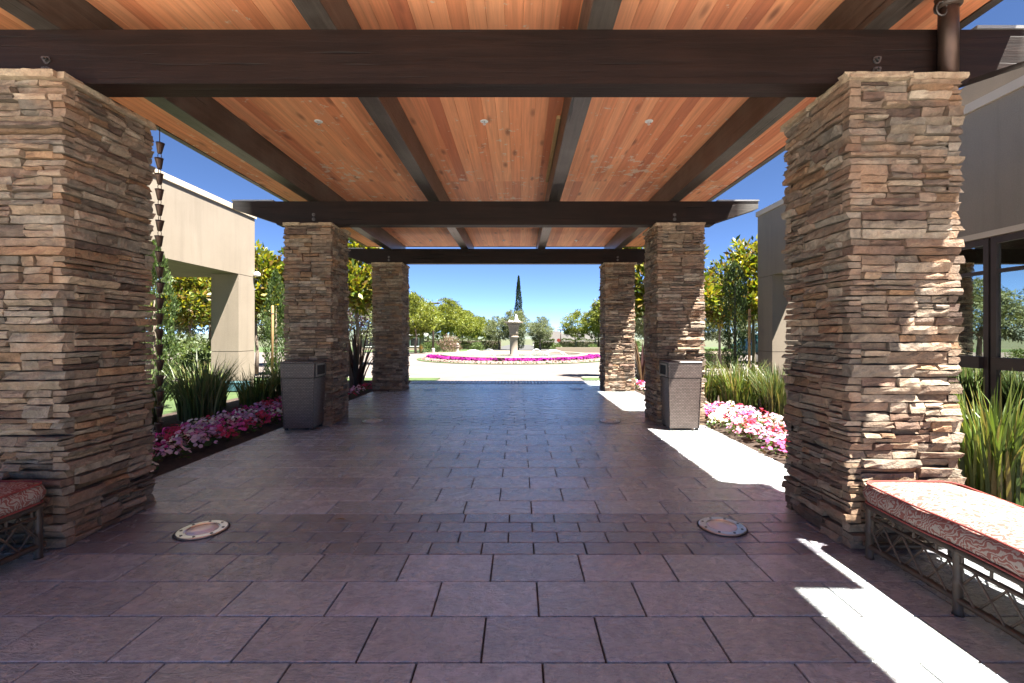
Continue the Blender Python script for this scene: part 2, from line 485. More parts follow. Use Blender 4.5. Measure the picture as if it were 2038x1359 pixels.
# leaves: tint is the leaf's own colour
def leaf_mat(name, rough=0.5, trans=0.45, spec=0.4):
    m, nt, b = new_mat(name)
    t = tint(nt)
    setc(nt, b, t); b.inputs['Roughness'].default_value = rough; b.inputs['Specular IOR Level'].default_value = spec
    tr = nt.nodes.new('ShaderNodeBsdfTranslucent')
    nt.links.new(mix(nt, t, (1.25, 1.2, 0.55), 1.0, 'MULTIPLY'), tr.inputs['Color'])
    ms = nt.nodes.new('ShaderNodeMixShader'); ms.inputs[0].default_value = trans
    nt.links.new(b.outputs[0], ms.inputs[1]); nt.links.new(tr.outputs[0], ms.inputs[2])
    nt.links.new(ms.outputs[0], nt.nodes['Material Output'].inputs['Surface'])
    M[name] = m
leaf_mat('leaf', 0.55, 0.35)
leaf_mat('glossy_leaf', 0.42, 0.38, 0.4)
leaf_mat('blade', 0.4, 0.25, 0.5)
leaf_mat('petal', 0.7, 0.3, 0.2)

# window glass and water
m, nt, b = new_mat('window_glass')
b.inputs['Base Color'].default_value = (0.02, 0.03, 0.026, 1); b.inputs['Roughness'].default_value = 0.02
b.inputs['Specular IOR Level'].default_value = 1.0
tp = nt.nodes.new('ShaderNodeBsdfTransparent'); tp.inputs[0].default_value = (0.55, 0.60, 0.55, 1)
gl = nt.nodes.new('ShaderNodeBsdfGlossy'); gl.inputs['Roughness'].default_value = 0.01; gl.inputs[0].default_value = (0.9, 1.0, 0.93, 1)
fr = nt.nodes.new('ShaderNodeFresnel'); fr.inputs[0].default_value = 5.5
ms = nt.nodes.new('ShaderNodeMixShader')
nt.links.new(fr.outputs[0], ms.inputs[0]); nt.links.new(tp.outputs[0], ms.inputs[1]); nt.links.new(gl.outputs[0], ms.inputs[2])
nt.links.new(ms.outputs[0], nt.nodes['Material Output'].inputs['Surface']); M['glass'] = m
m, nt, b = new_mat('water')
b.inputs['Base Color'].default_value = (0.10, 0.12, 0.11, 1); b.inputs['Roughness'].default_value = 0.08
bump(nt, b, noise(nt, coords(nt), 6, 4, 0.6), 0.3, 0.03); M['water_mat'] = m
m, nt, b = new_mat('spray')
b.inputs['Base Color'].default_value = (0.85, 0.88, 0.9, 1); b.inputs['Roughness'].default_value = 0.25
bump(nt, b, noise(nt, coords(nt), 14, 4, 0.7), 0.8, 0.03); M['spray'] = m

# ------------------------------------------------------------------ ground
def gz(y):
    pts = [(-3000, 0), (14.2, 0), (24, -0.33), (44, -0.40), (110, -1.8), (200, -3.5), (600, -14), (1200, -20), (4000, -20)]
    for (a, za), (b_, zb) in zip(pts, pts[1:]):
        if a <= y <= b_: return za + (zb - za) * (y - a) / (b_ - a)
    return 0.0

def sheet(name, x0, x1, ys, off, mat, nx=1, parent=None):
    mb = MB(); vs_, fs = [], []
    for y in ys:
        for i in range(nx + 1): vs_.append((x0 + (x1 - x0) * i / nx, y, gz(y) + off))
    for j in range(len(ys) - 1):
        for i in range(nx):
            a = j * (nx + 1) + i
            fs.append((a, a + 1, a + nx + 2, a + nx + 1))
    mb.add(vs_, fs)
    return mb.build(name, mat, parent)

tag(sheet('ground', -3000, 3000, [-200, -20, 14.2, 24, 44, 110, 200, 600, 1200, 4000], -0.06, M['terrain'], 4), 'dry grassy ground falling away beyond the forecourt', None, None, 'structure')
tag(sheet('lawn', -60, 60, [-6, 5, 14.2, 17], -0.045, M['lawn'], 2), 'green lawn either side of the covered walk', None, None, 'structure')
tag(sheet('plaza', -34, 34, [13.46, 14.2, 18, 24, 34, 44], -0.02, M['pavers'], 2), 'pale pink paver forecourt round the fountain', None, None, 'structure')

# ------------------------------------------------------------------ tiled floor
FX0, FX1 = -3.50, 2.80
floor = MB().box(FX0, FX1, -4.45, 12.62, -0.10, -0.012).build('floor', M['grout'])
tag(floor, 'brown slate tiled floor under the canopy', None, None, 'structure')
PX, PZ = 0.527, 0.311
GAP = 0.0042
tile_cache = {}
def tile_obj(name, x0, x1, y0, y1, mat, mb=None):
    w, d = x1 - x0 - 2 * GAP, y1 - y0 - 2 * GAP
    if w < 0.02: return
    cx, cy_ = (x0 + x1) / 2, (y0 + y1) / 2
    if mb is not None:
        mb.box(cx - w / 2, cx + w / 2, cy_ - d / 2, cy_ + d / 2, -0.03, 0.0); return
    key = (name, round(w, 3), round(d, 3))
    if key not in tile_cache:
        tile_cache[key] = MB().cbox(-w / 2, w / 2, -d / 2, d / 2, -0.03, 0.0, 0.003).mesh(name, mat)
    o = bpy.data.objects.new(name, tile_cache[key])
    o.location = (cx, cy_, random.uniform(-0.0008, 0.0008))
    link(o, floor)
rows = []          # (y0, y1, kind, phase)
y = 2.851; k = 0
while y > -2.4:
    rows.append((y - 0.313, y, 'L', k % 2)); y -= 0.313; k += 1
def band4(y0):
    for i in range(4): rows.append((y0 + 0.16 * i, y0 + 0.16 * (i + 1), 'D', i % 2))
band4(2.851); y = 3.491
rows.append((y, y + 0.268, 'L', 1)); y += 0.268
for i in range(10): rows.append((y, y + 0.311, 'L', i % 2)); y += 0.311
band4(y); y += 0.64
for i in range(11):
    hgt = 0.268 if i == 0 else 0.311
    rows.append((y, y + hgt, 'L', (i + 1) % 2)); y += hgt
band4(y); y += 0.64
yend = y
while y < 12.45:
    rows.append((y, min(y + 0.311, 12.6), 'L', k % 2)); y += 0.311; k += 1
far_l, far_d = MB(), MB()
for (y0, y1, kd, ph) in rows:
    if y1 < 1.55: continue
    pitch = PX if kd == 'L' else 0.3335
    start = (-0.16 + (0.258 if ph else 0)) if kd == 'L' else (-0.239 + (0.167 if ph else 0))
    x = start - pitch * math.ceil((start - FX0) / pitch)
    while x < FX1:
        a, b_ = max(x, FX0), min(x + pitch, FX1)
        if b_ - a > 0.03:
            far = y0 > 8.2
            if kd == 'L': tile_obj('paving_tile', a, b_, y0, y1, M['tile'], far_l if far else None)
            else: tile_obj('border_tile', a, b_, y0, y1, M['border_tile'], far_d if far else None)
        x += pitch
# tiles behind the camera and beyond are small or unseen: one part each
MB().box(FX0, FX1, -4.4, 1.3, -0.03, -0.001).build('rear_paving', M['tile'], floor)['kind'] = 'stuff'
for x0_, x1_ in ((-7.1, FX0 - 0.01), (FX1 + 0.01, 6.35)):
    MB().box(x0_, x1_, -4.4, 0.45, -0.03, -0.001).build('rear_paving', M['concrete'], floor)['kind'] = 'stuff'  # added pale concrete, out of view, bounces sunlight under the canopy
far_l.build('far_paving_tiles', M['tile'], floor)['kind'] = 'stuff'
far_d.build('far_border_tiles', M['border_tile'], floor)['kind'] = 'stuff'
# tactile strip of raised domes at the end of the walk
tac = MB().box(FX0 + 0.4, FX1 - 0.3, 12.64, 13.42, -0.08, -0.004).build('tactile_strip', M['border_tile'])
tag(tac, 'dark strip of raised warning domes at the far end of the tiles', 'tactile strip', None, 'thing')
dm = MB()
xx = FX0 + 0.5
while xx < FX1 - 0.38:
    for j in range(8):
        dm.lathe([(0.022, 0), (0.018, 0.006), (0.008, 0.009)], 6, (xx, 12.70 + j * 0.093, -0.004))
    xx += 0.093
dm.build('domes', M['border_tile'], tac)['kind'] = 'stuff'
for nm, x0, x1, lab in (('kerb', FX0 - 0.02, FX0 + 0.38, 0), ('kerb', FX1 - 0.28, FX1 + 0.02, 1)):
    tag(MB().box(x0, x1, 12.64, 13.42, -0.09, -0.006).build('apron', M['kerb']), 'pale concrete apron beside the warning strip', None, None, 'structure')
for x0, x1 in ((-9.0, -2.6), (1.9, 9.0)):
    pass

tag(sheet('forecourt', -30, 30, [-40, -4.42], -0.012, M['concrete'], 2), 'pale concrete bounce surface added behind the camera', None, None, 'structure')  # unseen ground added to reflect sun up into the canopy
for x0, x1 in ((5.62, 6.36),):
    tag(MB().box(x0, x1, 0.5, 12.4, -0.09, -0.008).build('bounce_strip', M['concrete']), 'added pale concrete bounce strip beside the wing wall', None, None, 'structure')  # added strip, kept pale to throw light back under the roof
# planting beds (soil) and lawn edges
def bed(x0, x1, y0, y1, h=0.05):
    n, mm = 8, 24
    mb = MB(); vs_, fs = [], []
    for j in range(mm + 1):
        for i in range(n + 1):
            u, w = i / n, j / mm
            e = min(u, 1 - u, 0.18) / 0.18
            vs_.append((x0 + (x1 - x0) * u, y0 + (y1 - y0) * w, -0.03 + (h + random.uniform(-0.015, 0.02)) * e))
    for j in range(mm):
        for i in range(n):
            a = j * (n + 1) + i; fs.append((a, a + 1, a + n + 2, a + n + 1))
    return mb.add(vs_, fs).build('soil', M['soil'], None, True)
tag(bed(-6.2, FX0 - 0.02, 0.5, 12.4), 'dark mulch bed along one side of the walk', None, None, 'structure')
tag(bed(FX1 + 0.02, 5.6, 0.5, 12.4), 'dark mulch bed along the opposite side of the walk', None, None, 'structure')

# ------------------------------------------------------------------ stone pillars
PAL = [(0.36, 0.27, 0.205), (0.28, 0.20, 0.15), (0.42, 0.33, 0.255), (0.23, 0.165, 0.13), (0.37, 0.265, 0.185), (0.34, 0.28, 0.23),
       (0.20, 0.125, 0.095), (0.44, 0.355, 0.28), (0.31, 0.215, 0.16), (0.36, 0.215, 0.125), (0.30, 0.245, 0.20), (0.33, 0.235, 0.175),
       (0.39, 0.30, 0.225), (0.26, 0.19, 0.145)]
def stone_geo(L, H, rs, depth=0.07):
    """one split-face stone: u 0..L, v 0..H, w outwards from -depth"""
    nx = max(2, min(7, int(L / 0.055))); ny = 2 if H < 0.07 else 3
    proud = rs.choice([rs.uniform(-0.008, 0.010), rs.uniform(0.0, 0.026), rs.uniform(0.01, 0.042)])
    tilt = rs.uniform(-0.012, 0.012); sag = rs.uniform(-0.003, 0.003)
    vs_, fs = [], []
    topw = [rs.uniform(-0.004, 0.002) for _ in range(nx + 1)]; botw = [rs.uniform(-0.002, 0.004) for _ in range(nx + 1)]
    e = 0.003
    for j in range(ny + 1):
        for i in range(nx + 1):
            u = e + (L - 2 * e) * i / nx; t = j / ny
            v0, v1 = e + botw[i], H - e + topw[i]
            vv = v0 + (v1 - v0) * t + sag * (i / nx - 0.5)
            edge = (i in (0, nx)) or (j in (0, ny))
            w = proud + tilt * (t - 0.5) * 2 + rs.uniform(-0.0075, 0.0075) - (rs.uniform(0.000, 0.009) if edge else 0)
            if i not in (0, nx): u += rs.uniform(-0.3, 0.3) * L / nx
            vs_.append((u, vv, w))
    W = nx + 1
    for j in range(ny):
        for i in range(nx): fs.append((j * W + i, j * W + i + 1, (j + 1) * W + i + 1, (j + 1) * W + i))
    ring = [i for i in range(W)] + [j * W + nx for j in range(1, ny + 1)] + [ny * W + i for i in range(nx - 1, -1, -1)] + [j * W for j in range(ny - 1, 0, -1)]
    n0 = len(vs_)
    for r_ in ring: vs_.append((vs_[r_][0], vs_[r_][1], -depth))
    K = len(ring)
    for q in range(K):
        q2 = (q + 1) % K
        fs.append((ring[q2], ring[q], n0 + q, n0 + q2))
    return vs_, fs

def stone_pillar(cx, y0, top, vis_side, label, single, seed, W=0.70):
    rs = random.Random(seed)
    cy_ = y0 + W / 2
    root = empty('stone_pillar', (cx, cy_, 0), label, 'pillar', 'stone pillars of the canopy')
    hw = W / 2
    MB().box(-hw + 0.06, hw - 0.06, -hw + 0.06, hw - 0.06, -0.02, top - 0.02).build('core', M['mortar_core'], root)
    bands = []; z = 0.0
    while z < top - 0.05:
        h = rs.choice([0.085, 0.12, 0.14, 0.16, 0.18, 0.10])
        if top - z - h < 0.07: h = top - z
        bands.append((z, h)); z += h
    # face: origin corner, u direction, outward normal
    faces = {'front': ((-hw, -hw), (1, 0), (0, -1)), 'back': ((hw, hw), (-1, 0), (0, 1)),
             'minus': ((-hw, hw), (0, -1), (-1, 0)), 'plus': ((hw, -hw), (0, 1), (1, 0))}
    vis = {'front', vis_side}
    rest = MB(); singles = []
    for fn, (o2, ud, nd_) in faces.items():
        for bi, (z0, bh) in enumerate(bands):
            own = (bi % 2 == 0) == (fn in ('front', 'back'))
            u, uend = (-0.004, W + 0.004) if own else (0.066, W - 0.066)
            while u < uend - 1e-4:
                L = rs.uniform(0.16, 0.44)
                if uend - u - L < 0.12: L = uend - u
                nst = max(1, round(bh / rs.uniform(0.036, 0.064)))
                hs = [rs.uniform(0.7, 1.3) for _ in range(nst)]; sm = sum(hs); hs = [h * bh / sm for h in hs]
                zz = z0
                for h in hs:
                    cuts = [0, L] if (L < 0.2 or rs.random() < 0.55) else [0, L * rs.uniform(0.3, 0.7), L]
                    for ca, cb in zip(cuts, cuts[1:]):
                        vs_, fs = stone_geo(cb - ca, h, rs)
                        pts = []
                        for (pu, pv, pw) in vs_:
                            uu = u + ca + pu
                            pts.append((o2[0] + ud[0] * uu + nd_[0] * pw, o2[1] + ud[1] * uu + nd_[1] * pw, zz + pv))
                        col = rs.choice(PAL); kf = rs.uniform(0.42, 0.84)
                        col = (col[0] * kf * 1.02, col[1] * kf * 1.0, col[2] * kf * 0.93)
                        if single and fn in vis: singles.append(((cb - ca) * h, pts, fs, col))
                        else: rest.add(pts, fs, col)
                    zz += h
                u += L
    singles.sort(key=lambda q: -q[0])
    for _, pts, fs, col in singles[:300]: MB().add(pts, fs, col).build('stone', M['stone'], root)
    for _, pts, fs, col in singles[300:]: rest.add(pts, fs, col)
    rest.build('stones', M['stone'], root)['kind'] = 'stuff'
    # rough cap course
    cap = MB()
    for fn, (o2, ud, nd_) in faces.items():
        u = -0.02
        while u < W + 0.02:
            L = min(rs.uniform(0.25, 0.45), W + 0.02 - u)
            if L < 0.05: break
            vs_, fs = stone_geo(L, 0.05, rs, 0.2)
            cap.add([(o2[0] + ud[0] * (u + a) + nd_[0] * (c_ + 0.018), o2[1] + ud[1] * (u + a) + nd_[1] * (c_ + 0.018), top - 0.005 + b_) for a, b_, c_ in vs_], fs, (0.40, 0.30, 0.20))
            u += L
    cap.box(-hw + 0.15, hw - 0.15, -hw + 0.15, hw - 0.15, top - 0.02, top + 0.035, (0.3, 0.22, 0.15))
    cap.build('cap', M['stone'], root)
    return root
W = 0.70
TOPZ = 3.01
stone_pillar(-2.92 - W / 2, 2.92, TOPZ, 'plus', 'tall near stone pillar cut by the left edge of the photo', True, 11)
stone_pillar(2.125 + W / 2, 2.92, TOPZ, 'minus', 'tall near stone pillar behind the sunlit bench', True, 12)
stone_pillar(-2.83 - W / 2, 6.85, TOPZ, 'plus', 'middle stone pillar behind the litter bin in shade', True, 13)
stone_pillar(2.09 + W / 2, 6.85, TOPZ, 'minus', 'middle stone pillar behind the sunlit litter bin', True, 14)
stone_pillar(-2.80 - W / 2, 10.87, TOPZ + 0.03, 'plus', 'farthest shaded stone pillar beside the purple flax', False, 15)
stone_pillar(2.06 + W / 2, 10.87, TOPZ + 0.03, 'minus', 'farthest stone pillar with a diagonal of sun, beyond the sunlit bin', False, 16)

# ------------------------------------------------------------------ timber canopy
can = empty('timber_canopy', (-0.38, 5, 3.05), 'dark timber canopy with cedar plank ceiling over the walk', 'canopy')
def cb(mb, name, mat, parent=can, smooth=False):
    o = mb.build(name, mat, None, smooth); o.parent = parent
    p = parent
    off = Vector((0, 0, 0))
    while p is not None: off += p.location; p = p.parent
    o.location = -off
    return o
BX0, BX1 = -4.38, 3.66
RAF = (-3.14, -1.30, 0.54, 2.38)
def beam(y0, zb, zt):
    y1 = y0 + 0.175
    poly = [(BX0, zt), (BX0, zt - 0.11), (BX0 + 0.66, zb + 0.03), (BX0 + 0.68, zb), (BX1 - 0.68, zb), (BX1 - 0.66, zb + 0.03), (BX1, zt - 0.11), (BX1, zt)]
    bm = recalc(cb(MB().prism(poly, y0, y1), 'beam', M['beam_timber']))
    for xs in (BX0 - 0.01, BX1 - 0.62):
        cb(MB().box(xs, xs + 0.63, y0 - 0.012, y1 + 0.012, zt + 0.001, zt + 0.022), 'flashing', M['flashing'], bm)
    for x in (RAF[0], RAF[3]):
        for zz in (zb + 0.085, zb + 0.155):
            mb = MB()
            for (r0, d0, d1, n) in ((0.026, -0.006, 0.001, 14), (0.017, -0.022, -0.006, 6), (0.009, -0.034, -0.022, 8)):
                mb.tube([(x, y0 + d0, zz), (x, y0 + d1, zz)], r0, n)
            cb(mb, 'bolt', M['iron'], bm)
    return bm
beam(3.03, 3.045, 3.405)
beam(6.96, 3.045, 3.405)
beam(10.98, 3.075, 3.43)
CE = 3.735
for x in RAF:
    cb(MB().cbox(x - 0.0875, x + 0.0875, 0.5, 12.26, 3.408, CE - 0.002, 0.004), 'rafter', M['rafter_timber'])
PW = 0.1374
segs = ((0.5, 3.12), (3.12, 7.04), (7.04, 12.28))
pm = {}
for i, (a, b_) in enumerate(segs):
    L = b_ - a - 0.003
    prof = [(-PW / 2 + 0.0005, 0.03), (-PW / 2 + 0.0005, 0.002), (-PW / 2 + 0.0022, 0), (PW / 2 - 0.0022, 0), (PW / 2 - 0.0005, 0.002), (PW / 2 - 0.0005, 0.03)]
    mb = MB().prism(prof, -L / 2, L / 2)
    pm[i] = mb.mesh('ceiling_plank', M['cedar'])
nplank = int(round((3.33 + 4.09) / PW))
for j in range(nplank):
    x = -4.09 + PW * (j + 0.5)
    for i, (a, b_) in enumerate(segs):
        if i == 0 and x > 3.0: 
            continue
        o = bpy.data.objects.new('ceiling_plank', pm[i])
        link(o, can)
        o.location = Vector((x, (a + b_) / 2, CE + random.uniform(0, 0.0015))) - can.location
# short boards of the near overhang, where the roof edge steps in
mb = MB().prism([(-PW / 2 + 0.0005, 0.03), (-PW / 2 + 0.0005, 0.002), (-PW / 2 + 0.0022, 0), (PW / 2 - 0.0022, 0), (PW / 2 - 0.0005, 0.002), (PW / 2 - 0.0005, 0.03)], -0.86, 0.86)
shortm = mb.mesh('ceiling_plank', M['cedar'])
for j in range(nplank):
    x = -4.09 + PW * (j + 0.5)
    if x > 3.0:
        o = bpy.data.objects.new('ceiling_plank', shortm); link(o, can)
        o.location = Vector((x, 2.257, CE)) - can.location
# roof deck and edge boards
xr = 3.33
deck = MB().box(-4.09, 2.95, 0.48, 12.28, CE + 0.034, CE + 0.16).box(2.951, xr, 1.39, 12.28, CE + 0.034, CE + 0.16)
cb(deck, 'roof_deck', M['flashing'])
ed = MB().box(xr + 0.002, xr + 0.04, 1.39, 12.30, CE - 0.01, CE + 0.19).box(xr + 0.042, xr + 0.10, 1.39, 12.32, CE + 0.005, CE + 0.20)
cb(ed, 'fascia', M['rafter_timber'])
ed = MB().box(-4.13, -4.092, 0.48, 12.30, CE - 0.01, CE + 0.19).box(-4.19, -4.132, 0.48, 12.32, CE + 0.005, CE + 0.20)
cb(ed, 'fascia', M['rafter_timber'])
cb(MB().box(-4.09, xr, 12.284, 12.325, CE - 0.01, CE + 0.19), 'fascia', M['rafter_timber'])
# pale batten nailed beside one rafter
cb(MB().cbox(0.405, 0.449, 4.9, 6.95, CE - 0.045, CE - 0.003, 0.004), 'batten', M['stake'])
# recessed ceiling lamps
def ceiling_lamp(x, y, lab):
    r = empty('ceiling_lamp', (x, y, CE), lab, 'lamp', 'small lamps in the cedar ceiling')
    MB().lathe([(0.045, -0.001), (0.045, -0.006), (0.036, -0.011), (0.030, -0.004)], 18).build('ring', M['white_paint'], r, True)
    MB().lathe([(0.008, -0.004), (0.008, -0.035), (0.016, -0.037), (0.016, -0.041)], 10).build('nozzle', M['steel'], r)
for x, w_ in ((-2.22, 'left-hand'), (-0.384, 'centre'), (1.44, 'right-hand')):
    ceiling_lamp(x, 5.04, f'small white fitting in the {w_} bay of the near cedar ceiling')
    ceiling_lamp(x, 11.45, f'tiny fitting in the {w_} bay of the farthest cedar ceiling')

# ------------------------------------------------------------------ buildings
def stucco_block(parent, name, x0, x1, y0, y1, z0, z1, mat):
    return MB().box(x0, x1, y0, y1, z0, z1).build(name, mat, parent)
# left wing: corner portal with deep soffit
lb = empty('stucco_building', (0, 0, 0), 'cream stucco building with parapet and open corner portal, in full sun', 'building', 'stucco wings')
LX, LTOP, LSOF = -7.2, 4.64, 2.92
st = M['stucco']
stucco_block(lb, 'wall', LX - 0.71, LX, 3.2, 12.4, LSOF, LTOP - 0.13, st)
stucco_block(lb, 'pillar', LX - 0.708, LX - 0.002, 11.69, 12.398, 0.93, LSOF - 0.012, st)
stucco_block(lb, 'plinth', LX - 0.708, LX - 0.002, 11.69, 12.398, -0.1, 0.915, st)
stucco_block(lb, 'pillar', LX - 0.71, LX, 3.2, 4.6, -0.1, LSOF - 0.012, st)
# soffit slab with a roof light
stucco_block(lb, 'soffit', -14.5, LX - 0.712, 11.3, 12.39, LSOF, LSOF + 0.5, st)
stucco_block(lb, 'soffit', -14.5, -10.6, 5.0, 11.29, LSOF, LSOF + 0.5, st)
stucco_block(lb, 'soffit', -9.0, LX - 0.712, 5.0, 11.29, LSOF, LSOF + 0.5, st)
stucco_block(lb, 'coping', LX - 0.75, LX + 0.035, 3.15, 12.44, LTOP - 0.128, LTOP, M['coping'])
stucco_block(lb, 'joint', LX - 0.69, LX - 0.02, 11.71, 12.38, 0.90, 0.94, M['mortar_core'])
tag(MB().lathe([(0.03, 0.0), (0.075, 0.01), (0.085, 0.05), (0.07, 0.10), (0.03, 0.135)], 16).build('security_camera', M['white_paint'], None, True),
    'white dome security camera on the corner of the cream building', 'camera', None, 'thing').location = (LX + 0.09, 12.36, 2.93)

# right wing: taupe in shade, portal at its far end, windows near by
rb = empty('stucco_building', (0, 0, 0), 'shaded tan stucco building with dark framed windows and far portal', 'building', 'stucco wings')
RX, RTOP, RSOF = 6.4, 4.64, 2.87
tp_ = M['stucco']
stucco_block(rb, 'wall', RX, RX + 0.70, 7.3, 12.2, RSOF, RTOP - 0.13, tp_)
stucco_block(rb, 'pillar', RX + 0.002, RX + 0.698, 11.5, 12.198, 0.93, RSOF - 0.012, tp_)
stucco_block(rb, 'plinth', RX + 0.002, RX + 0.698, 11.5, 12.198, -0.1, 0.915, tp_)
stucco_block(rb, 'joint', RX + 0.02, RX + 0.68, 11.52, 12.18, 0.90, 0.94, M['mortar_core'])
stucco_block(rb, 'pillar', RX, RX + 0.70, 7.3, 8.3, -0.1, RSOF - 0.012, tp_)
stucco_block(rb, 'wall', RX, RX + 0.45, -4.49, 7.29, 2.78, RTOP - 0.13, tp_)
stucco_block(rb, 'coping', RX - 0.035, RX + 0.75, -4.49, 12.24, RTOP - 0.128, RTOP, M['coping'])
stucco_block(rb, 'wall', RX + 0.6, RX + 6.5, 0.5, 9.5, RTOP + 0.005, RTOP + 0.62, M['stucco'])
stucco_block(rb, 'roof', RX + 0.451, RX + 6.5, -4.49, 7.28, 2.95, 3.2, tp_)
stucco_block(rb, 'wall', RX + 6.4, RX + 6.6, -4.49, 7.28, -0.1, 2.94, M['room_wall'])
stucco_block(rb, 'wall', RX + 0.71, RX + 6.4, 7.1, 7.28, -0.1, 2.94, M['room_wall'])
stucco_block(rb, 'header', RX - 0.01, RX + 0.40, -2.4, 7.27, 2.70, 2.778, M['coping'])
wx = RX + 0.055
for i, (a, b_) in enumerate(((6.22, 7.25), (5.20, 6.19), (3.9, 5.17), (2.2, 3.87))):
    w_ = empty('window', (0, 0, 0), kind=None); w_.parent = rb
    fr_ = MB().box(wx - 0.04, wx + 0.04, a, a + 0.07, 0.05, 2.69).box(wx - 0.04, wx + 0.04, b_ - 0.07, b_, 0.05, 2.69)
    fr_.box(wx - 0.038, wx + 0.038, a + 0.071, b_ - 0.071, 2.60, 2.688).box(wx - 0.038, wx + 0.038, a + 0.071, b_ - 0.071, 0.05, 0.16)
    fr_.box(wx - 0.10, wx + 0.038, a + 0.071, b_ - 0.071, 0.90, 1.06).box(wx - 0.038, wx + 0.038, a + 0.071, b_ - 0.071, 2.20, 2.25)
    fr_.build('frame', M['bronze_frame'], w_)
    for z0, z1 in ((0.162, 0.898), (1.062, 2.198), (2.252, 2.598)):
        MB().box(wx - 0.006, wx + 0.006, a + 0.072, b_ - 0.072, z0, z1).build('pane', M['glass'], w_)
stucco_block(rb, 'floor', RX + 0.05, RX + 6.4, -2.4, 7.09, -0.1, 0.045, M['room_wall'])

# ------------------------------------------------------------------ benches
def bench(x_front, sgn, y0, y1, label):
    """x_front: inner long edge, sgn: direction towards the back"""
    r = empty('bamboo_bench', (x_front, (y0 + y1) / 2, 0), label, 'bench', 'bamboo benches')
    Lh = (y1 - y0) / 2; D = 0.55 * sgn
    X = lambda t: t * D
    T = lambda: MB()
    rr = random.Random(3)
    def knobby(p, q, r0, n=9):
        p, q = Vector(p), Vector(q); pts, rad = [], []
        N = max(2, int((q - p).length / 0.14))
        for i in range(N + 1):
            t = i / N
            for dt, k in ((-0.012, 1.0), (0, 1.22), (0.012, 1.0)):
                tt = t + dt / (q - p).length
                if 0 <= tt <= 1: pts.append(p.lerp(q, tt)); rad.append(r0 * k)
        return MB().tube(pts, rad, n)
    for xx in (0.04, 0.96):
        for yy in (-Lh + 0.03, -Lh / 3, Lh / 3, Lh - 0.03):
            knobby((X(xx), yy, 0), (X(xx), yy, 0.325), 0.021).build('leg', M['bamboo'], r, True)
        for zz, rd in ((0.315, 0.020), (0.075, 0.018)):
            knobby((X(xx), -Lh, zz), (X(xx), Lh, zz), rd).build('rail', M['bamboo'], r, True)
        knobby((X(xx), -Lh, 0.255), (X(xx), Lh, 0.255), 0.011).build('rail', M['bamboo'], r, True)
        n = int(2 * Lh / 0.13)
        for i in range(n):
            ya = -Lh + 2 * Lh * i / n; yb = -Lh + 2 * Lh * (i + 1) / n
            o = 0.008
            MB().tube([(X(xx) - o, ya, 0.08), (X(xx) - o, yb, 0.25)], 0.0055, 6).build('lattice_rod', M['rod'], r)
            MB().tube([(X(xx) + o, yb, 0.08), (X(xx) + o, ya, 0.25)], 0.0055, 6).build('lattice_rod', M['rod'], r)
            MB().tube([(X(xx), (ya + yb) / 2, 0.255), (X(xx), (ya + yb) / 2, 0.315)], 0.007, 6).build('spindle', M['rod'], r)
    for yy in (-Lh + 0.03, Lh - 0.03):
        for zz, rd in ((0.315, 0.020), (0.075, 0.018), (0.255, 0.011)):
            knobby((X(0.04), yy, zz), (X(0.96), yy, zz), rd).build('rail', M['bamboo'], r, True)
        for i in range(4):
            a, b_ = 0.04 + 0.23 * i, 0.04 + 0.23 * (i + 1)
            MB().tube([(X(a), yy - 0.007, 0.08), (X(b_), yy - 0.007, 0.25)], 0.0055, 6).build('lattice_rod', M['rod'], r)
            MB().tube([(X(b_), yy + 0.007, 0.08), (X(a), yy + 0.007, 0.25)], 0.0055, 6).build('lattice_rod', M['rod'], r)
    for i in range(9):
        yy = -Lh + 0.08 + (2 * Lh - 0.16) * i / 8
        MB().tube([(X(0.03), yy, 0.322), (X(0.97), yy, 0.322)], 0.012, 6).build('slat', M['bamboo'], r)
    # cushion: soft box with puffed top and rounded corners
    nu, nv = 14, 34
    mb = MB(); xa, xb, ya, yb, za, zb = -0.015, 0.565, -Lh - 0.02, Lh + 0.015, 0.338, 0.455
    def rp(u, v, e=0.06):      # plan position with rounded corners
        x = xa + (xb - xa) * u; y_ = ya + (yb - ya) * v
        return x, y_
    vs_, fs = [], []
    prof = [(0.030, 0.0), (0.004, 0.015), (-0.006, 0.058), (0.004, 0.10), (0.030, 0.117)]
    per = []
    N = 64
    def outline(ins):
        pts = []; rc = 0.07
        x0_, x1_, y0_, y1_ = xa + ins, xb - ins, ya + ins, yb - ins
        for (cx, cy_, a0) in ((x1_ - rc, y1_ - rc, 0), (x0_ + rc, y1_ - rc, 90), (x0_ + rc, y0_ + rc, 180), (x1_ - rc, y0_ + rc, 270)):
            for k in range(5):
                t = R(a0 + 90 * k / 4); pts.append((cx + rc * math.cos(t), cy_ + rc * math.sin(t)))
            nxt = 6
        return pts
    def dens(pts, n=90):
        P = pts + [pts[0]]; seg = [math.dist(P[i], P[i + 1]) for i in range(len(pts))]; tot = sum(seg); out = []
        for k in range(n):
            d = tot * k / n; i = 0
            while d > seg[i]: d -= seg[i]; i += 1
            t = d / seg[i]; out.append((P[i][0] + (P[i + 1][0] - P[i][0]) * t, P[i][1] + (P[i + 1][1] - P[i][1]) * t))
        return out
    rings = []
    for ins, z in ((0.06, 0.0), (0.012, 0.006), (0.0, 0.03), (-0.006, 0.06), (0.0, 0.09), (0.014, 0.112), (0.05, 0.126), (0.12, 0.136), (0.2, 0.140)):
        rings.append([(p[0], p[1], za + z) for p in dens(outline(ins))])
    n = len(rings[0])
    for rg in rings:
        for p in rg:
            wob = 0.004 * math.sin(p[1] * 9 + p[0] * 5) + 0.003 * math.sin(p[1] * 23)
            vs_.append((p[0] * sgn, p[1], p[2] + wob))
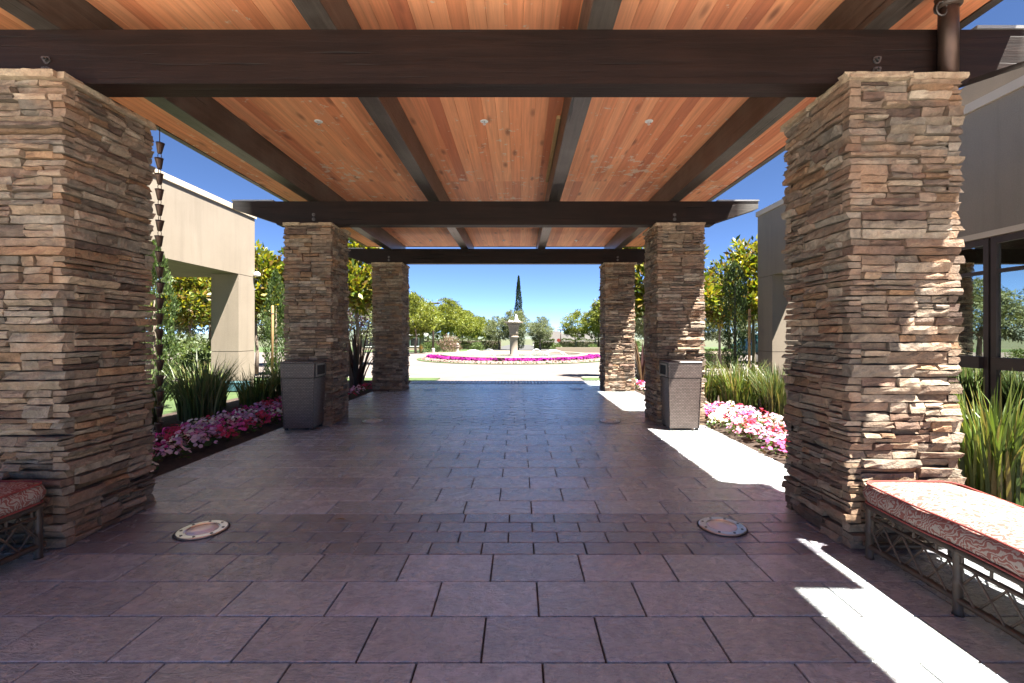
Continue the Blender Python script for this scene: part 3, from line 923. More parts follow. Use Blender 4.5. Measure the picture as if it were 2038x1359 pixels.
    for j in range(len(rings) - 1):
        for k in range(n): fs.append((j * n + k, j * n + (k + 1) % n, (j + 1) * n + (k + 1) % n, (j + 1) * n + k))
    fs.append(tuple((len(rings) - 1) * n + k for k in range(n)))
    fs.append(tuple(range(n))[::-1])
    cu = MB().add(vs_, fs).build('cushion', M['fabric'], r, True); recalc(cu)
    for ins, z in ((0.010, 0.118), (0.006, 0.004)):
        pts = dens(outline(ins)); pts.append(pts[0])
        MB().tube([(p[0] * sgn, p[1], za + z + 0.004 * math.sin(p[1] * 9)) for p in pts], 0.006, 6, caps=False).build('piping', M['piping'], cu, True)
    return r
bench(2.135, 1, 1.05, 2.83, 'bamboo lattice bench with red scroll cushion, half in sun')
bench(-2.935, -1, 1.05, 2.83, 'bamboo bench with red cushion in deep shade against near pillar')

# ------------------------------------------------------------------ litter bins
def litter_bin(x0, x1, yf, open_side, label):
    cx = (x0 + x1) / 2; r = empty('litter_bin', (cx, yf + 0.21, 0), label, 'litter bin', 'woven litter bins')
    hwt, hwb, d = (x1 - x0) / 2, (x1 - x0) / 2 - 0.04, 0.205
    def frus(wb, wt, db, dt, z0, z1):
        vs_ = [(-wb, -db, z0), (wb, -db, z0), (wb, db, z0), (-wb, db, z0), (-wt, -dt, z1), (wt, -dt, z1), (wt, dt, z1), (-wt, dt, z1)]
        return MB().add(vs_, [(0, 3, 2, 1), (4, 5, 6, 7), (0, 1, 5, 4), (1, 2, 6, 5), (2, 3, 7, 6), (3, 0, 4, 7)])
    frus(hwb, hwt - 0.012, d - 0.035, d - 0.008, 0.035, 0.745).build('body', M['wicker'], r)
    frus(hwt - 0.022, hwt - 0.02, d - 0.015, d - 0.015, 0.746, 0.756).build('seam', M['dark_inside'], r)
    frus(hwt - 0.008, hwt, d - 0.004, d, 0.757, 0.955).build('hood', M['wicker'], r)
    MB().cbox(-hwt - 0.006, hwt + 0.006, -d - 0.006, d + 0.006, 0.957, 0.985, 0.01).build('lid', M['wicker'], r)
    xs = open_side * (hwt + 0.003)
    MB().box(min(xs, xs - open_side * 0.02), max(xs, xs - open_side * 0.02), -0.135, 0.135, 0.79, 0.925).build('opening', M['dark_inside'], r)
    f = MB(); a, b_ = sorted((xs + open_side * 0.012, xs - open_side * 0.01))
    f.box(a, b_, -0.165, -0.136, 0.765, 0.95).box(a, b_, 0.136, 0.165, 0.765, 0.95).box(a, b_, -0.1355, 0.1355, 0.765, 0.789).box(a, b_, -0.1355, 0.1355, 0.926, 0.95)
    f.build('opening_frame', M['iron'], r)
    for sx in (-1, 1):
        for sy in (-1, 1):
            MB().box(sx * (hwb - 0.02) - 0.018, sx * (hwb - 0.02) + 0.018, sy * (d - 0.06) - 0.018, sy * (d - 0.06) + 0.018, 0, 0.034).build('foot', M['rubber'], r)
    for sx in (-1, 1):
        for sy in (-1, 1):
            MB().tube([(sx * hwb, sy * (d - 0.035), 0.035), (sx * (hwt - 0.012), sy * (d - 0.008), 0.745)], 0.009, 6).build('corner_trim', M['wicker'], r)
litter_bin(-3.385, -2.90, 6.44, 1, 'dark woven litter bin in shade with slot facing the walk')
litter_bin(2.115, 2.60, 6.44, -1, 'grey brown woven litter bin catching the sun')

# ------------------------------------------------------------------ floor lights
def floor_light(x, y, lab):
    r = empty('floor_light', (x, y, 0), lab, 'floor light', 'round lights set in the floor')
    MB().lathe([(0.168, 0.0012), (0.168, 0.0032), (0.158, 0.0032)], 40).build('gasket', M['rubber'], r)
    MB().lathe([(0.157, 0.001), (0.157, 0.008), (0.150, 0.012), (0.108, 0.013), (0.102, 0.007)], 40).build('flange', M['steel'], r)
    MB().lathe([(0.1015, 0.003), (0.095, 0.013), (0.05, 0.019), (0.001, 0.020)], 32).build('lens', M['lens_glass'], r, True)
    for k in range(8):
        t = 2 * math.pi * (k + 0.3) / 8
        MB().lathe([(0.009, 0.011), (0.009, 0.0155), (0.004, 0.016)], 8, (0.130 * math.cos(t), 0.130 * math.sin(t), 0)).build('screw', M['iron'], r)
for (x, y, lab) in ((-2.22, 3.19, 'round steel floor light beside the near shaded pillar'), (1.45, 3.25, 'round steel floor light reflecting blue near the sunlit bench'),
                    (-2.31, 7.18, 'steel floor light level with the shaded bin'), (1.435, 7.18, 'steel floor light level with the sunlit bin'),
                    (-2.19, 11.3, 'farthest floor light by the shaded end pillar'), (1.46, 11.45, 'farthest floor light by the sunlit end pillar')):
    floor_light(x, y, lab)

# ------------------------------------------------------------------ rain chain and pipe
rc = empty('rain_chain', (-4.09, 5.18, 0.12), 'bronze rain chain of hanging cups beside the near shaded pillar', 'rain chain')
cupm = MB().lathe([(0.018, 0.0), (0.022, 0.004), (0.040, 0.105), (0.045, 0.122), (0.040, 0.121), (0.019, 0.012)], 12).mesh('cup', M['dark_bronze'], True)
lk = MB()
for k in range(13):
    pass
def ring(r0, r1, n=14, axis='x'):
    mb = MB(); pts = []
    for k in range(n + 1):
        t = 2 * math.pi * k / n
        pts.append((r0 * math.cos(t), 0, r1 * math.sin(t)) if axis == 'x' else (0, r0 * math.cos(t), r1 * math.sin(t)))
    return mb.tube(pts, 0.004, 5, caps=False)
rm = ring(0.016, 0.034).mesh('link', M['dark_bronze'], True)
nc = 20
for k in range(nc):
    o = bpy.data.objects.new('cup', cupm); link(o, rc); o.location = (0, 0, 3.40 - 0.1765 * k - 0.12 + 0.03)
    o.rotation_euler = (random.uniform(-.05, .05), random.uniform(-.05, .05), 0)
    o = bpy.data.objects.new('link', rm); link(o, rc); o.location = (0, 0, 3.40 - 0.1765 * k - 0.12 + 0.03 - 0.026)
    o.rotation_euler.z = random.uniform(0, 3)
MB().tube([(0, 0, 3.40), (0, 0, 3.64)], 0.005, 6).build('hanger', M['dark_bronze'], rc)
pp = empty('heater_pipe', (2.80, 2.968, 3.06), 'dark metal pipe standing on the near sunlit pillar top', 'pipe')
MB().lathe([(0.053, 0.0), (0.053, 0.66)], 24).build('tube', M['dark_bronze'], pp, True)
MB().lathe([(0.054, 0.44), (0.072, 0.45), (0.074, 0.475), (0.066, 0.50), (0.072, 0.52), (0.054, 0.54)], 24).build('collar', M['bamboo'], pp, True)
MB().tube([(-0.05 + 0.035 * math.cos(t) - 0.02, -0.03, 0.42 + 0.045 * math.sin(t)) for t in np.linspace(0, 6.28, 16)], 0.006, 6, caps=False).build('hook', M['iron'], pp, True)

# ------------------------------------------------------------------ plants
def unit(a): return a / np.maximum(np.linalg.norm(a, axis=1, keepdims=True), 1e-9)
def leaf_arrays(P, D, size, aspect, cols, fold=0.25, rs=rng):
    """kite leaves at P pointing along D"""
    n = len(P); D = unit(D)
    S = unit(np.cross(D, unit(rs.normal(size=(n, 3)))))
    Nn = np.cross(D, S)
    L = (size * rs.uniform(0.65, 1.3, n))[:, None]
    w = L * aspect
    v0 = P; v1 = P + D * L * 0.45 + S * w * 0.5 + Nn * w * fold; v2 = P + D * L; v3 = P + D * L * 0.45 - S * w * 0.5 + Nn * w * fold
    V = np.stack([v0, v1, v2, v3], 1).reshape(-1, 3)
    F = np.arange(4 * n).reshape(n, 4)
    C = np.repeat(cols, 4, axis=0)
    return V, F, C
def palette(n, pal, rs=rng, jit=0.18):
    pal = np.array(pal); c = pal[rs.integers(0, len(pal), n)]
    return c * rs.uniform(1 - jit, 1 + jit, (n, 1))
def crown_mesh(name, ells, nclump, per, size, aspect, pal, mat, crad=0.25, up=0.3, seed=0, droop=0.0):
    """ells: (cx,cy,cz,rx,ry,rz) list; clumps spread through the volume, mostly near the skin"""
    rs = np.random.default_rng(seed)
    Vs, Fs, Cs = [], [], []; base = 0
    vol = np.array([e[3] * e[4] * e[5] for e in ells]) ** (2 / 3); vol = vol / vol.sum()
    for e, fr_ in zip(ells, vol):
        c = np.array(e[:3]); r = np.array(e[3:])
        k = max(3, int(nclump * fr_))
        d = unit(rs.normal(size=(k, 3))); rad = rs.uniform(0.35, 1.0, k) ** 0.55
        cc = c + d * r * rad[:, None] * rs.uniform(0.85, 1.12, (k, 1))
        for q in range(k):
            m_ = int(per * rs.uniform(0.6, 1.4))
            cr = crad * r.mean() * rs.uniform(0.6, 1.3)
            o = unit(rs.normal(size=(m_, 3))) * (rs.uniform(0, 1, (m_, 1)) ** 0.5) * cr
            o[:, 2] *= 0.75
            P = cc[q] + o
            D = unit(o) * 0.8 + rs.normal(size=(m_, 3)) * 0.6 + d[q] * 0.5 + np.array([0, 0, up - droop])
            col = palette(m_, pal, rs) * rs.uniform(0.82, 1.18)
            V, F, C = leaf_arrays(P, D, size, aspect, col, rs=rs)
            Vs.append(V); Fs.append(F + base); Cs.append(C); base += len(V)
    return quads_mesh(name, np.concatenate(Vs), np.concatenate(Fs), np.concatenate(Cs), mat)
def trunk_mesh(name, h, r0, limbs, mat, seed=0, lean=0.05):
    rs = random.Random(seed); mb = MB()
    pts = [(lean * h * rs.uniform(-1, 1) * t, lean * h * rs.uniform(-1, 1) * t, h * t) for t in (0, 0.3, 0.6, 1.0)]
    mb.tube(pts, [r0 * 1.25, r0, r0 * 0.8, r0 * 0.5], 9)
    for (dx, dy, dz) in limbs:
        s = Vector(pts[2]).lerp(Vector(pts[3]), rs.uniform(0, 0.8)); e = Vector((dx, dy, h + dz))
        mid = s.lerp(e, 0.5) + Vector((rs.uniform(-.1, .1), rs.uniform(-.1, .1), 0.08)) * h * 0.3
        mb.tube([s, mid, e], [r0 * 0.5, r0 * 0.33, r0 * 0.12], 6)
    return mb.mesh(name, mat, True)
def tree(name, loc, crown, trunk, label, cat='tree', group=None, sc=1.0, rz=0.0):
    r = empty(name, loc, label, cat, group, rz=rz)
    r.scale = (sc, sc, sc) if not isinstance(sc, tuple) else sc
    link(bpy.data.objects.new('crown', crown), r)
    link(bpy.data.objects.new('trunk', trunk), r)
    return r

YG = [(0.165, 0.19, 0.024), (0.135, 0.165, 0.024), (0.205, 0.215, 0.031), (0.08, 0.11, 0.015)]
OL = [(0.115, 0.14, 0.065), (0.145, 0.17, 0.09), (0.085, 0.11, 0.048), (0.18, 0.20, 0.115)]
MG = [(0.15, 0.175, 0.014), (0.20, 0.20, 0.016), (0.07, 0.11, 0.012), (0.25, 0.225, 0.024), (0.045, 0.075, 0.012), (0.14, 0.09, 0.02)]
CYP = [(0.020, 0.036, 0.013), (0.028, 0.048, 0.016), (0.014, 0.028, 0.010)]
LG = [(0.055, 0.09, 0.022), (0.075, 0.115, 0.03), (0.04, 0.07, 0.018)]
bark = M['bark']
# round street trees, three forms shared by copies; unit: metres at 5 m tall
street = []
for s in range(3):
    rs = random.Random(40 + s)
    ells = [(rs.uniform(-.3, .3), rs.uniform(-.3, .3), 3.1, 1.75, 1.75, 1.35), (rs.uniform(-.5, .5), rs.uniform(-.4, .4), 4.05, 1.1, 1.1, 0.85),
            (1.0, rs.uniform(-.4, .4), 2.6, 0.9, 0.9, 0.75), (-1.0, rs.uniform(-.4, .4), 2.7, 0.95, 0.95, 0.8), (rs.uniform(-.5, .5), 0.3, 1.9, 1.0, 1.0, 0.7)]
    cm_ = crown_mesh('crown', ells, 170, 70, 0.14, 0.55, YG, M['leaf'], 0.27, 0.2, 40 + s)
    tm_ = trunk_mesh('trunk', 2.2, 0.09, [(0.9, 0.2, 0.7), (-0.8, -0.3, 0.8), (0.2, 0.8, 1.0), (-0.2, -0.7, 0.9)], bark, 40 + s)
    street.append((cm_, tm_))
olive = []
for s in range(2):
    rs = random.Random(60 + s)
    ells = [(0, 0, 3.0, 2.0, 2.0, 1.5), (rs.uniform(-.8, .8), 0.2, 4.1, 1.2, 1.2, 0.9), (1.5, 0, 2.5, 1.1, 1.1, 1.0), (-1.5, 0.2, 2.5, 1.2, 1.2, 1.1)]
    olive.append((crown_mesh('crown', ells, 230, 75, 0.18, 0.30, OL, M['leaf'], 0.28, 0.1, 60 + s, 0.25),
                  trunk_mesh('trunk', 2.2, 0.14, [(1.2, 0.2, 0.6), (-1.1, -0.3, 0.6), (0.4, 0.9, 0.9), (-0.3, -0.6, 1.2)], bark, 60 + s, 0.1)))
mag = []
for s in range(2):
    rs = random.Random(80 + s)
    ells = [(0, 0, 2.9, 0.95, 0.95, 1.0), (rs.uniform(-.3, .3), 0, 3.8, 0.65, 0.65, 0.7), (0.55, 0.2, 2.4, 0.55, 0.55, 0.5), (-0.5, -0.2, 2.5, 0.6, 0.6, 0.5)]
    mag.append((crown_mesh('crown', ells, 190, 20, 0.20, 0.44, MG, M['glossy_leaf'], 0.28, 0.45, 80 + s),
                trunk_mesh('trunk', 2.3, 0.055, [(0.5, 0.1, 0.6), (-0.5, -0.1, 0.6), (0.1, 0.4, 1.2), (-0.1, -0.3, 1.4)], bark, 80 + s)))
def cypress_mesh(name, h, rmax, n, size, pal, seed, blunt=0.5):
    rs = np.random.default_rng(seed)
    t = rs.uniform(0.0, 1.0, n)
    prof = np.minimum(1.0, (1 - t) * (1 / max(blunt, 0.05))) ** 0.75 * (0.75 + 0.25 * np.minimum(1, t * 6))
    a = rs.uniform(0, 2 * math.pi, n)
    lob = 1 + 0.16 * np.sin(a * 3 + t * 21) + 0.10 * np.sin(a * 5 - t * 37)
    r = rmax * prof * lob * rs.uniform(0.55, 1.06, n) ** 0.6
    P = np.stack([r * np.cos(a), r * np.sin(a), 0.1 + t * h], 1)
    D = np.stack([np.cos(a) * 0.35, np.sin(a) * 0.35, np.ones(n)], 1) + rs.normal(size=(n, 3)) * 0.28
    V, F, C = leaf_arrays(P, D, size, 0.34, palette(n, pal, rs, 0.3), rs=rs)
    return quads_mesh(name, V, F, C, M['leaf'])
def stick(name, h, r0, mat): return MB().tube([(0, 0, -0.05), (0, 0, h * 0.5), (0, 0, h)], [r0, r0 * 0.8, r0 * 0.2], 8).mesh(name, mat, True)

# clumps of strap leaves
def clump_mesh(name, n, h, spread, width, pal, seed, arch=0.35, base=0.16):
    rs = np.random.default_rng(seed); V, F, C = [], [], []; nb = 0
    for i in range(n):
        a = rs.uniform(0, 2 * math.pi); rb_ = base * math.sqrt(rs.uniform(0, 1))
        p0 = np.array([rb_ * math.cos(a), rb_ * math.sin(a), 0.0]); a2 = a + rs.normal() * 0.5
        hh = h * rs.uniform(0.55, 1.08); out = spread * rs.uniform(0.05, 1.0) * hh
        d = np.array([math.cos(a2), math.sin(a2), 0]); s = np.array([-d[1], d[0], 0]); tw = rs.uniform(-0.8, 0.8)
        s = s * math.cos(tw) + d * math.sin(tw)
        w = width * rs.uniform(0.7, 1.25); ar = arch * rs.uniform(0.2, 1.6)
        col = palette(1, pal, rs, 0.22)[0]
        for k in range(6):
            t = k / 5
            p = p0 + d * out * (t ** 1.7) + np.array([0, 0, hh * (t - ar * t ** 3 * 0.55)])
            ww = w * (1 - t ** 2.2) * 0.5 + 0.0006
            V += [p - s * ww, p + s * ww]; C += [col, col]
        for k in range(5): F.append([nb + 2 * k, nb + 2 * k + 1, nb + 2 * k + 3, nb + 2 * k + 2])
        nb += 12
    return quads_mesh(name, np.array(V), np.array(F), np.array(C), M['blade'])
GB = [(0.085, 0.13, 0.030), (0.115, 0.165, 0.04), (0.06, 0.10, 0.026), (0.16, 0.19, 0.05), (0.24, 0.21, 0.085)]
DB = [(0.05, 0.078, 0.026), (0.07, 0.105, 0.033), (0.095, 0.13, 0.04), (0.15, 0.14, 0.06)]
FLX = [(0.055, 0.025, 0.028), (0.09, 0.045, 0.045), (0.12, 0.075, 0.055), (0.04, 0.03, 0.025)]
def clump(loc, me, label, group='strap leaf clumps', sc=1.0, name='strap_leaf_plant', cat='plant', rz=0):
    o = link(bpy.data.objects.new(name, me)); o.location = loc; o.scale = (sc,) * 3 if not isinstance(sc, tuple) else sc; o.rotation_euler.z = rz
    return tag(o, label, cat, group, 'thing')
cA = clump_mesh('leaves', 420, 1.12, 0.50, 0.020, DB, 101, base=0.30); cB = clump_mesh('leaves', 420, 0.95, 0.50, 0.020, GB, 102, base=0.30)
cC = clump_mesh('leaves', 340, 1.15, 0.36, 0.024, GB, 103, base=0.24)
clump((-5.15, 7.35, 0), cA, 'dark tall strap leaf clump behind the rain chain flowers')
clump((-5.55, 6.55, 0), cA, 'dark strap leaf clump directly behind the rain chain', sc=0.92, rz=1)
clump((-4.95, 8.55, 0), cB, 'strap leaf clump between rain chain and shaded bin', sc=0.86, rz=2)
clump((-4.85, 9.35, 0), cA, 'strap leaf clump just left of the shaded bin', sc=0.80, rz=3)
clump((-5.7, 8.3, 0), cB, 'paler strap leaf clump in front of the cream portal', sc=1.0, rz=4)
clump((3.55, 8.9, 0), cB, 'green strap leaf clump next to the sunlit bin', rz=.5)
clump((4.15, 8.6, 0), cB, 'green strap leaf clump midway between sunlit bin and near pillar', sc=1.05, rz=1.7)
clump((4.35, 7.7, 0), cA, 'dark strap leaf clump close to the near sunlit pillar', sc=0.86, rz=2.2)
clump((4.75, 8.3, 0), cB, 'strap leaf clump half hidden by near sunlit pillar', sc=0.95, rz=3)
clump((3.30, 3.95, 0), cC, 'tall green strap leaf clump touching the near sunlit pillar', sc=0.85, rz=.3)
clump((3.85, 3.70, 0), cC, 'tall green strap leaf clump behind the bench at the right edge', sc=0.98, rz=1.3)
clump((3.75, 4.6, 0), cC, 'strap leaf clump under the dark framed window', sc=0.95, rz=2.1)
fx = clump_mesh('leaves', 46, 1.75, 0.42, 0.075, FLX, 110, 0.25, 0.12)
clump((-3.95, 11.1, 0), fx, 'purple flax with sword leaves between the shaded pillars', 'purple flax plants', name='flax_plant')
clump((3.20, 11.9, 0), fx, 'purple flax just behind the sunlit middle pillar', 'purple flax plants', 0.8, 'flax_plant', rz=1.3)
# fallen dry leaf on the tiles
tag(link(bpy.data.objects.new('dry_leaf', MB().add([(0, 0, 0.004), (0.05, 0.012, 0.012), (0.09, 0, 0.006), (0.045, -0.018, 0.014)], [(0, 1, 2, 3)], (0.16, 0.10, 0.04)).mesh('dry_leaf', M['blade']))),
    'small dry leaf lying on the dark tile band', 'leaf', None, 'thing').location = (-1.37, 3.37, 0)

# bedding flowers: low mounds of leaves and five-petalled blooms
PINKS = [(0.60, 0.06, 0.30), (0.66, 0.28, 0.44), (0.80, 0.76, 0.72), (0.50, 0.045, 0.10), (0.62, 0.36, 0.56), (0.62, 0.10, 0.34), (0.74, 0.54, 0.60), (0.80, 0.74, 0.70)]
def flowers(name, spots, label, seed, pal=PINKS, r=0.13, hgt=0.17, nfl=26, nlf=34, fsize=0.024):
    rs = np.random.default_rng(seed); V, F, C = [], [], []; nb = 0
    for (x, y, z, ci) in spots:
        col = np.array(pal[ci]); rr = r * rs.uniform(0.8, 1.25)
        a = rs.uniform(0, 2 * math.pi, nlf); q = np.sqrt(rs.uniform(0, 1, nlf)) * rr
        P = np.stack([x + q * np.cos(a), y + q * np.sin(a), z + hgt * (1 - 0.5 * (q / rr) ** 2) * rs.uniform(0.25, 0.95, nlf)], 1)
        D = np.stack([np.cos(a), np.sin(a), rs.uniform(-0.2, 0.8, nlf)], 1)
        v, f, c = leaf_arrays(P, D, 0.06, 0.5, palette(nlf, [(0.05, 0.10, 0.025), (0.08, 0.12, 0.03), (0.10, 0.06, 0.035)], rs), rs=rs)
        V.append(v); F.append(f + nb); C.append(c); nb += len(v)
        n = int(nfl * rs.uniform(0.6, 1.3))
        a = rs.uniform(0, 2 * math.pi, n); q = np.sqrt(rs.uniform(0, 1, n)) * rr * 1.05
        ctr = np.stack([x + q * np.cos(a), y + q * np.sin(a), z + hgt * (1.05 - 0.55 * (q / rr) ** 2) + rs.uniform(-.015, .025, n)], 1)
        nrm = unit(np.stack([np.cos(a) * q / rr, np.sin(a) * q / rr - 0.25, np.ones(n)], 1) + rs.normal(size=(n, 3)) * 0.3)
        t1 = unit(np.cross(nrm, np.array([[0.3, 0.9, 0.1]]))); t2 = np.cross(nrm, t1)
        cc = col * rs.uniform(0.75, 1.2, (n, 1))
        for k in range(5):
            th = 2 * math.pi * k / 5
            d = t1 * math.cos(th) + t2 * math.sin(th); s = -t1 * math.sin(th) + t2 * math.cos(th)
            L = fsize
            v = np.stack([ctr, ctr + d * L * 0.7 + s * L * 0.55 + nrm * 0.004, ctr + d * L * 1.05 + nrm * 0.001, ctr + d * L * 0.7 - s * L * 0.55 + nrm * 0.004], 1).reshape(-1, 3)
            V.append(v); F.append(np.arange(4 * n).reshape(n, 4) + nb); C.append(np.repeat(cc, 4, axis=0)); nb += 4 * n
    o = link(bpy.data.objects.new(name, quads_mesh(name, np.concatenate(V), np.concatenate(F), np.concatenate(C), M['petal'])))
    return tag(o, label, None, None, 'stuff')
def spots(x0, x1, y0, y1, step, seed):
    rs = random.Random(seed); out = []; y = y0
    while y < y1:
        x = x0 + rs.uniform(0, step)
        while x < x1:
            ph = math.sin(x * 3.1 + y * 2.3) + math.sin(y * 3.7 - x * 2.1) + rs.uniform(-1.1, 1.1)
            ci = int((ph + 3.1) / 6.2 * len(PINKS)) % len(PINKS)
            if rs.random() < 0.25: ci = rs.randrange(len(PINKS))
            out.append((x + rs.uniform(-.04, .04), y + rs.uniform(-.04, .04), 0.0, ci)); x += step * rs.uniform(0.85, 1.15)
        y += step
    return out
flowers('flowers', spots(-4.62, -3.66, 3.75, 9.4, 0.2, 1), 'pink, red and white bedding flowers along the shaded side of the walk', 201)
flowers('flowers', spots(2.92, 3.85, 4.2, 8.2, 0.2, 2), 'pink, red and white bedding flowers along the sunlit side of the walk', 202)
flowers('flowers', spots(-3.85, -3.62, 9.6, 11.4, 0.22, 3) + spots(2.95, 3.2, 9.8, 12.0, 0.22, 4), 'small pink bedding flowers near the farthest pillars', 203)

# trees beside the walk
cy1 = cypress_mesh('crown', 3.4, 0.36, 5200, 0.085, LG, 300, 0.35)
cy2 = cypress_mesh('crown', 2.75, 0.30, 4200, 0.075, [(0.05, 0.085, 0.025), (0.08, 0.12, 0.04), (0.035, 0.06, 0.02)], 301, 0.15)
stk = stick('trunk', 2.4, 0.05, bark)
tree('cypress_tree', (-7.0 + 0.15, 8.55, 0), cy1, stk, 'light green columnar cypress rising behind the rain chain', group='columnar cypresses', sc=0.88)
tree('cypress_tree', (-7.55, 14.15, 0), cy1, stk, 'light green columnar cypress behind the shaded middle pillar', group='columnar cypresses', sc=0.95, rz=1)
tree('cypress_tree', (6.05, 12.75, 0), cy2, stk, 'dark staked cypress between the sunlit pillars', group='columnar cypresses', sc=(0.9, 0.9, 1.18))
for (x, y, h, lab) in ((-6.75, 12.45, 2.15, 'tan wooden tree stake beside the cream portal'), (6.17, 12.2, 2.05, 'tan wooden stake tied to the dark cypress')):
    r_ = empty('tree_stake', (x, y, 0), lab, 'stake', 'wooden tree stakes')
    MB().tube([(0, 0, -0.1), (0.01, 0, h - 0.04), (0.01, 0, h)], [0.034, 0.034, 0.026], 10).build('post', M['stake'], r_, True)
    MB().tube([(0.04 * math.cos(t), 0.04 * math.sin(t), h - 0.22) for t in np.linspace(0, 6.28, 12)], 0.012, 6, caps=False).build('tie', M['rubber'], r_, True)
tree('magnolia_tree', (-9.0, 15.6, 0), *mag[0], 'yellow green magnolia behind the cream portal', group='magnolias', sc=1.02)
tree('magnolia_tree', (-5.25, 14.6, 0), *mag[1], 'yellow green magnolia between the two farther shaded pillars', group='magnolias', sc=1.13, rz=1)
tree('magnolia_tree', (-8.1, 16.4, 0), *mag[1], 'yellow green magnolia touching the shaded middle pillar', group='magnolias', sc=1.0, rz=3)
tree('magnolia_tree', (5.0, 14.2, 0), *mag[1], 'magnolia showing right of the sunlit middle pillar', group='magnolias', sc=1.02, rz=2)
tree('magnolia_tree', (7.3, 14.2, 0), *mag[0], 'magnolia showing left of the tan building edge', group='magnolias', sc=1.0, rz=4)
tree('magnolia_tree', (4.05, 14.6, 0), *mag[0], 'magnolia in the gap between the sunlit pillars', group='magnolias', sc=1.08, rz=5)
tree('magnolia_tree', (8.6, 19.5, -0.1), *mag[1], 'round magnolia farther back beside the clipped hedge', group='magnolias', sc=1.0, rz=5)
tree('magnolia_tree', (-13.4, 18.5, -0.1), *mag[1], 'reddish green magnolia seen through the cream portal', group='magnolias', sc=1.0, rz=.5)
pur = crown_mesh('crown', [(0, 0, 2.0, 0.6, 0.6, 0.5)], 26, 40, 0.10, 0.5, [(0.10, 0.055, 0.10), (0.16, 0.10, 0.15), (0.20, 0.15, 0.20)], M['leaf'], 0.35, 0.2, 330)
tree('purple_leaf_tree', (-6.0, 15.9, -0.05), pur, trunk_mesh('trunk', 1.7, 0.04, [(0.3, 0, 0.3), (-0.3, 0, 0.3)], bark, 331), 'small purple leaved tree beside the shaded middle pillar')
for (x, y, s, k, lab) in ((-14.5, 21.5, 1.05, 0, 'grey green olive seen through the cream portal opening'), (-17.5, 22.0, 1.15, 1, 'grey green olive behind the rain chain'),
                          (-12.4, 25, 0.95, 1, 'olive between cream portal and shaded middle pillar'), (-8.9, 25.5, 0.9, 0, 'olive beyond the purple flax'),
                          (12.5, 27, 0.9, 1, 'olive beyond the dark staked cypress'), (9.0, 31, 1.0, 0, 'olive behind the sunlit pillars gap'),
                          (-20.5, 17.5, 1.2, 0, 'olive farthest along the cream portal opening')):
    tree('olive_tree', (x, y, gz(y)), *olive[k], lab, group='olive trees near the building', sc=s, rz=x)
shrub = crown_mesh('leaves', [(0, 0, 0.45, 0.75, 0.75, 0.5), (0.5, 0.1, 0.35, 0.5, 0.5, 0.4)], 70, 50, 0.09, 0.4, [(0.07, 0.10, 0.025), (0.10, 0.13, 0.035), (0.05, 0.08, 0.02)], M['leaf'], 0.3, 0.5, 340)
for (x, y, s, lab) in ((-10.6, 15.5, 1.3, 'sunny green shrub inside the cream portal opening'), (-9.0, 13.4, 0.95, 'bright shrub at the foot of the cream portal pillar'), (-12.6, 16.6, 1.5, 'large pale shrub behind the rain chain'),
                       (-8.4, 19.0, 1.0, 'shrub left of the purple flax'), (4.6, 15.6, 0.9, 'low shrub in the gap between sunlit pillars')):
    o = link(bpy.data.objects.new('shrub', shrub)); o.location = (x, y, gz(y) - 0.04); o.scale = (s,) * 3; o.rotation_euler.z = x
    tag(o, lab, 'shrub', 'garden shrubs', 'thing')
hb = MB().cbox(-0.55, 0.55, -0.5, 0.5, 0, 0.85, 0.12)
hedge = empty('clipped_hedge', (9.6, 22.0, gz(22)), 'small clipped green hedge right of the sunlit bin, far back', 'hedge')
rs_ = np.random.default_rng(350); n_ = 5000
P_ = rs_.uniform(-1, 1, (n_, 3)); ax = rs_.integers(0, 3, n_); P_[np.arange(n_), ax] = np.sign(P_[np.arange(n_), ax]) * rs_.uniform(0.86, 1.0, n_)
Dd = P_.copy(); P_ = P_ * np.array([0.6, 0.55, 0.42]) + np.array([0, 0, 0.45])
V_, F_, C_ = leaf_arrays(P_, Dd + rs_.normal(size=(n_, 3)) * 0.5, 0.07, 0.5, palette(n_, LG, rs_), rs=rs_)
link(bpy.data.objects.new('leaves', quads_mesh('leaves', V_, F_, C_, M['leaf'])), hedge)
MB().cbox(-0.5, 0.5, -0.45, 0.45, 0.02, 0.8, 0.1).build('branches', M['bark'], hedge)

# ------------------------------------------------------------------ fountain and forecourt
FXC, FYC = -0.37, 32.2
fz = gz(FYC)
ft = empty('fountain', (FXC, FYC, fz), 'round stone fountain with scalloped bowl on a tall pedestal', 'fountain')
MB().lathe([(4.98, 0.0), (4.98, 0.22), (5.10, 0.24), (5.12, 0.33), (5.05, 0.36), (4.72, 0.36), (4.66, 0.32), (4.66, 0.05)], 96).build('basin', M['fountain_stone'], ft, True)
MB().lathe([(4.64, 0.10), (4.64, 0.20)], 96).build('water', M['water_mat'], ft)
ped = MB().lathe([(0.38, 0.05), (0.36, 0.25), (0.28, 0.30), (0.27, 0.9), (0.27, 1.42), (0.36, 1.47), (0.36, 1.55), (0.28, 1.60)], 32).build('pedestal', M['fountain_stone'], ft, True)
MB().lathe([(0.29, 1.60), (0.30, 1.85), (0.33, 2.1), (0.39, 2.32), (0.48, 2.44)], 48, wob=lambda j, t: 1 + 0.06 * math.cos(t * 14)).build('fluted_shaft', M['fountain_stone'], ped, True)
MB().lathe([(0.45, 2.44), (0.62, 2.50), (0.66, 2.56), (0.60, 2.58), (0.3, 2.52)], 56, wob=lambda j, t: 1 + (0.05 * math.cos(t * 14) if j in (1, 2, 3) else 0)).build('bowl', M['fountain_stone'], ft, True)
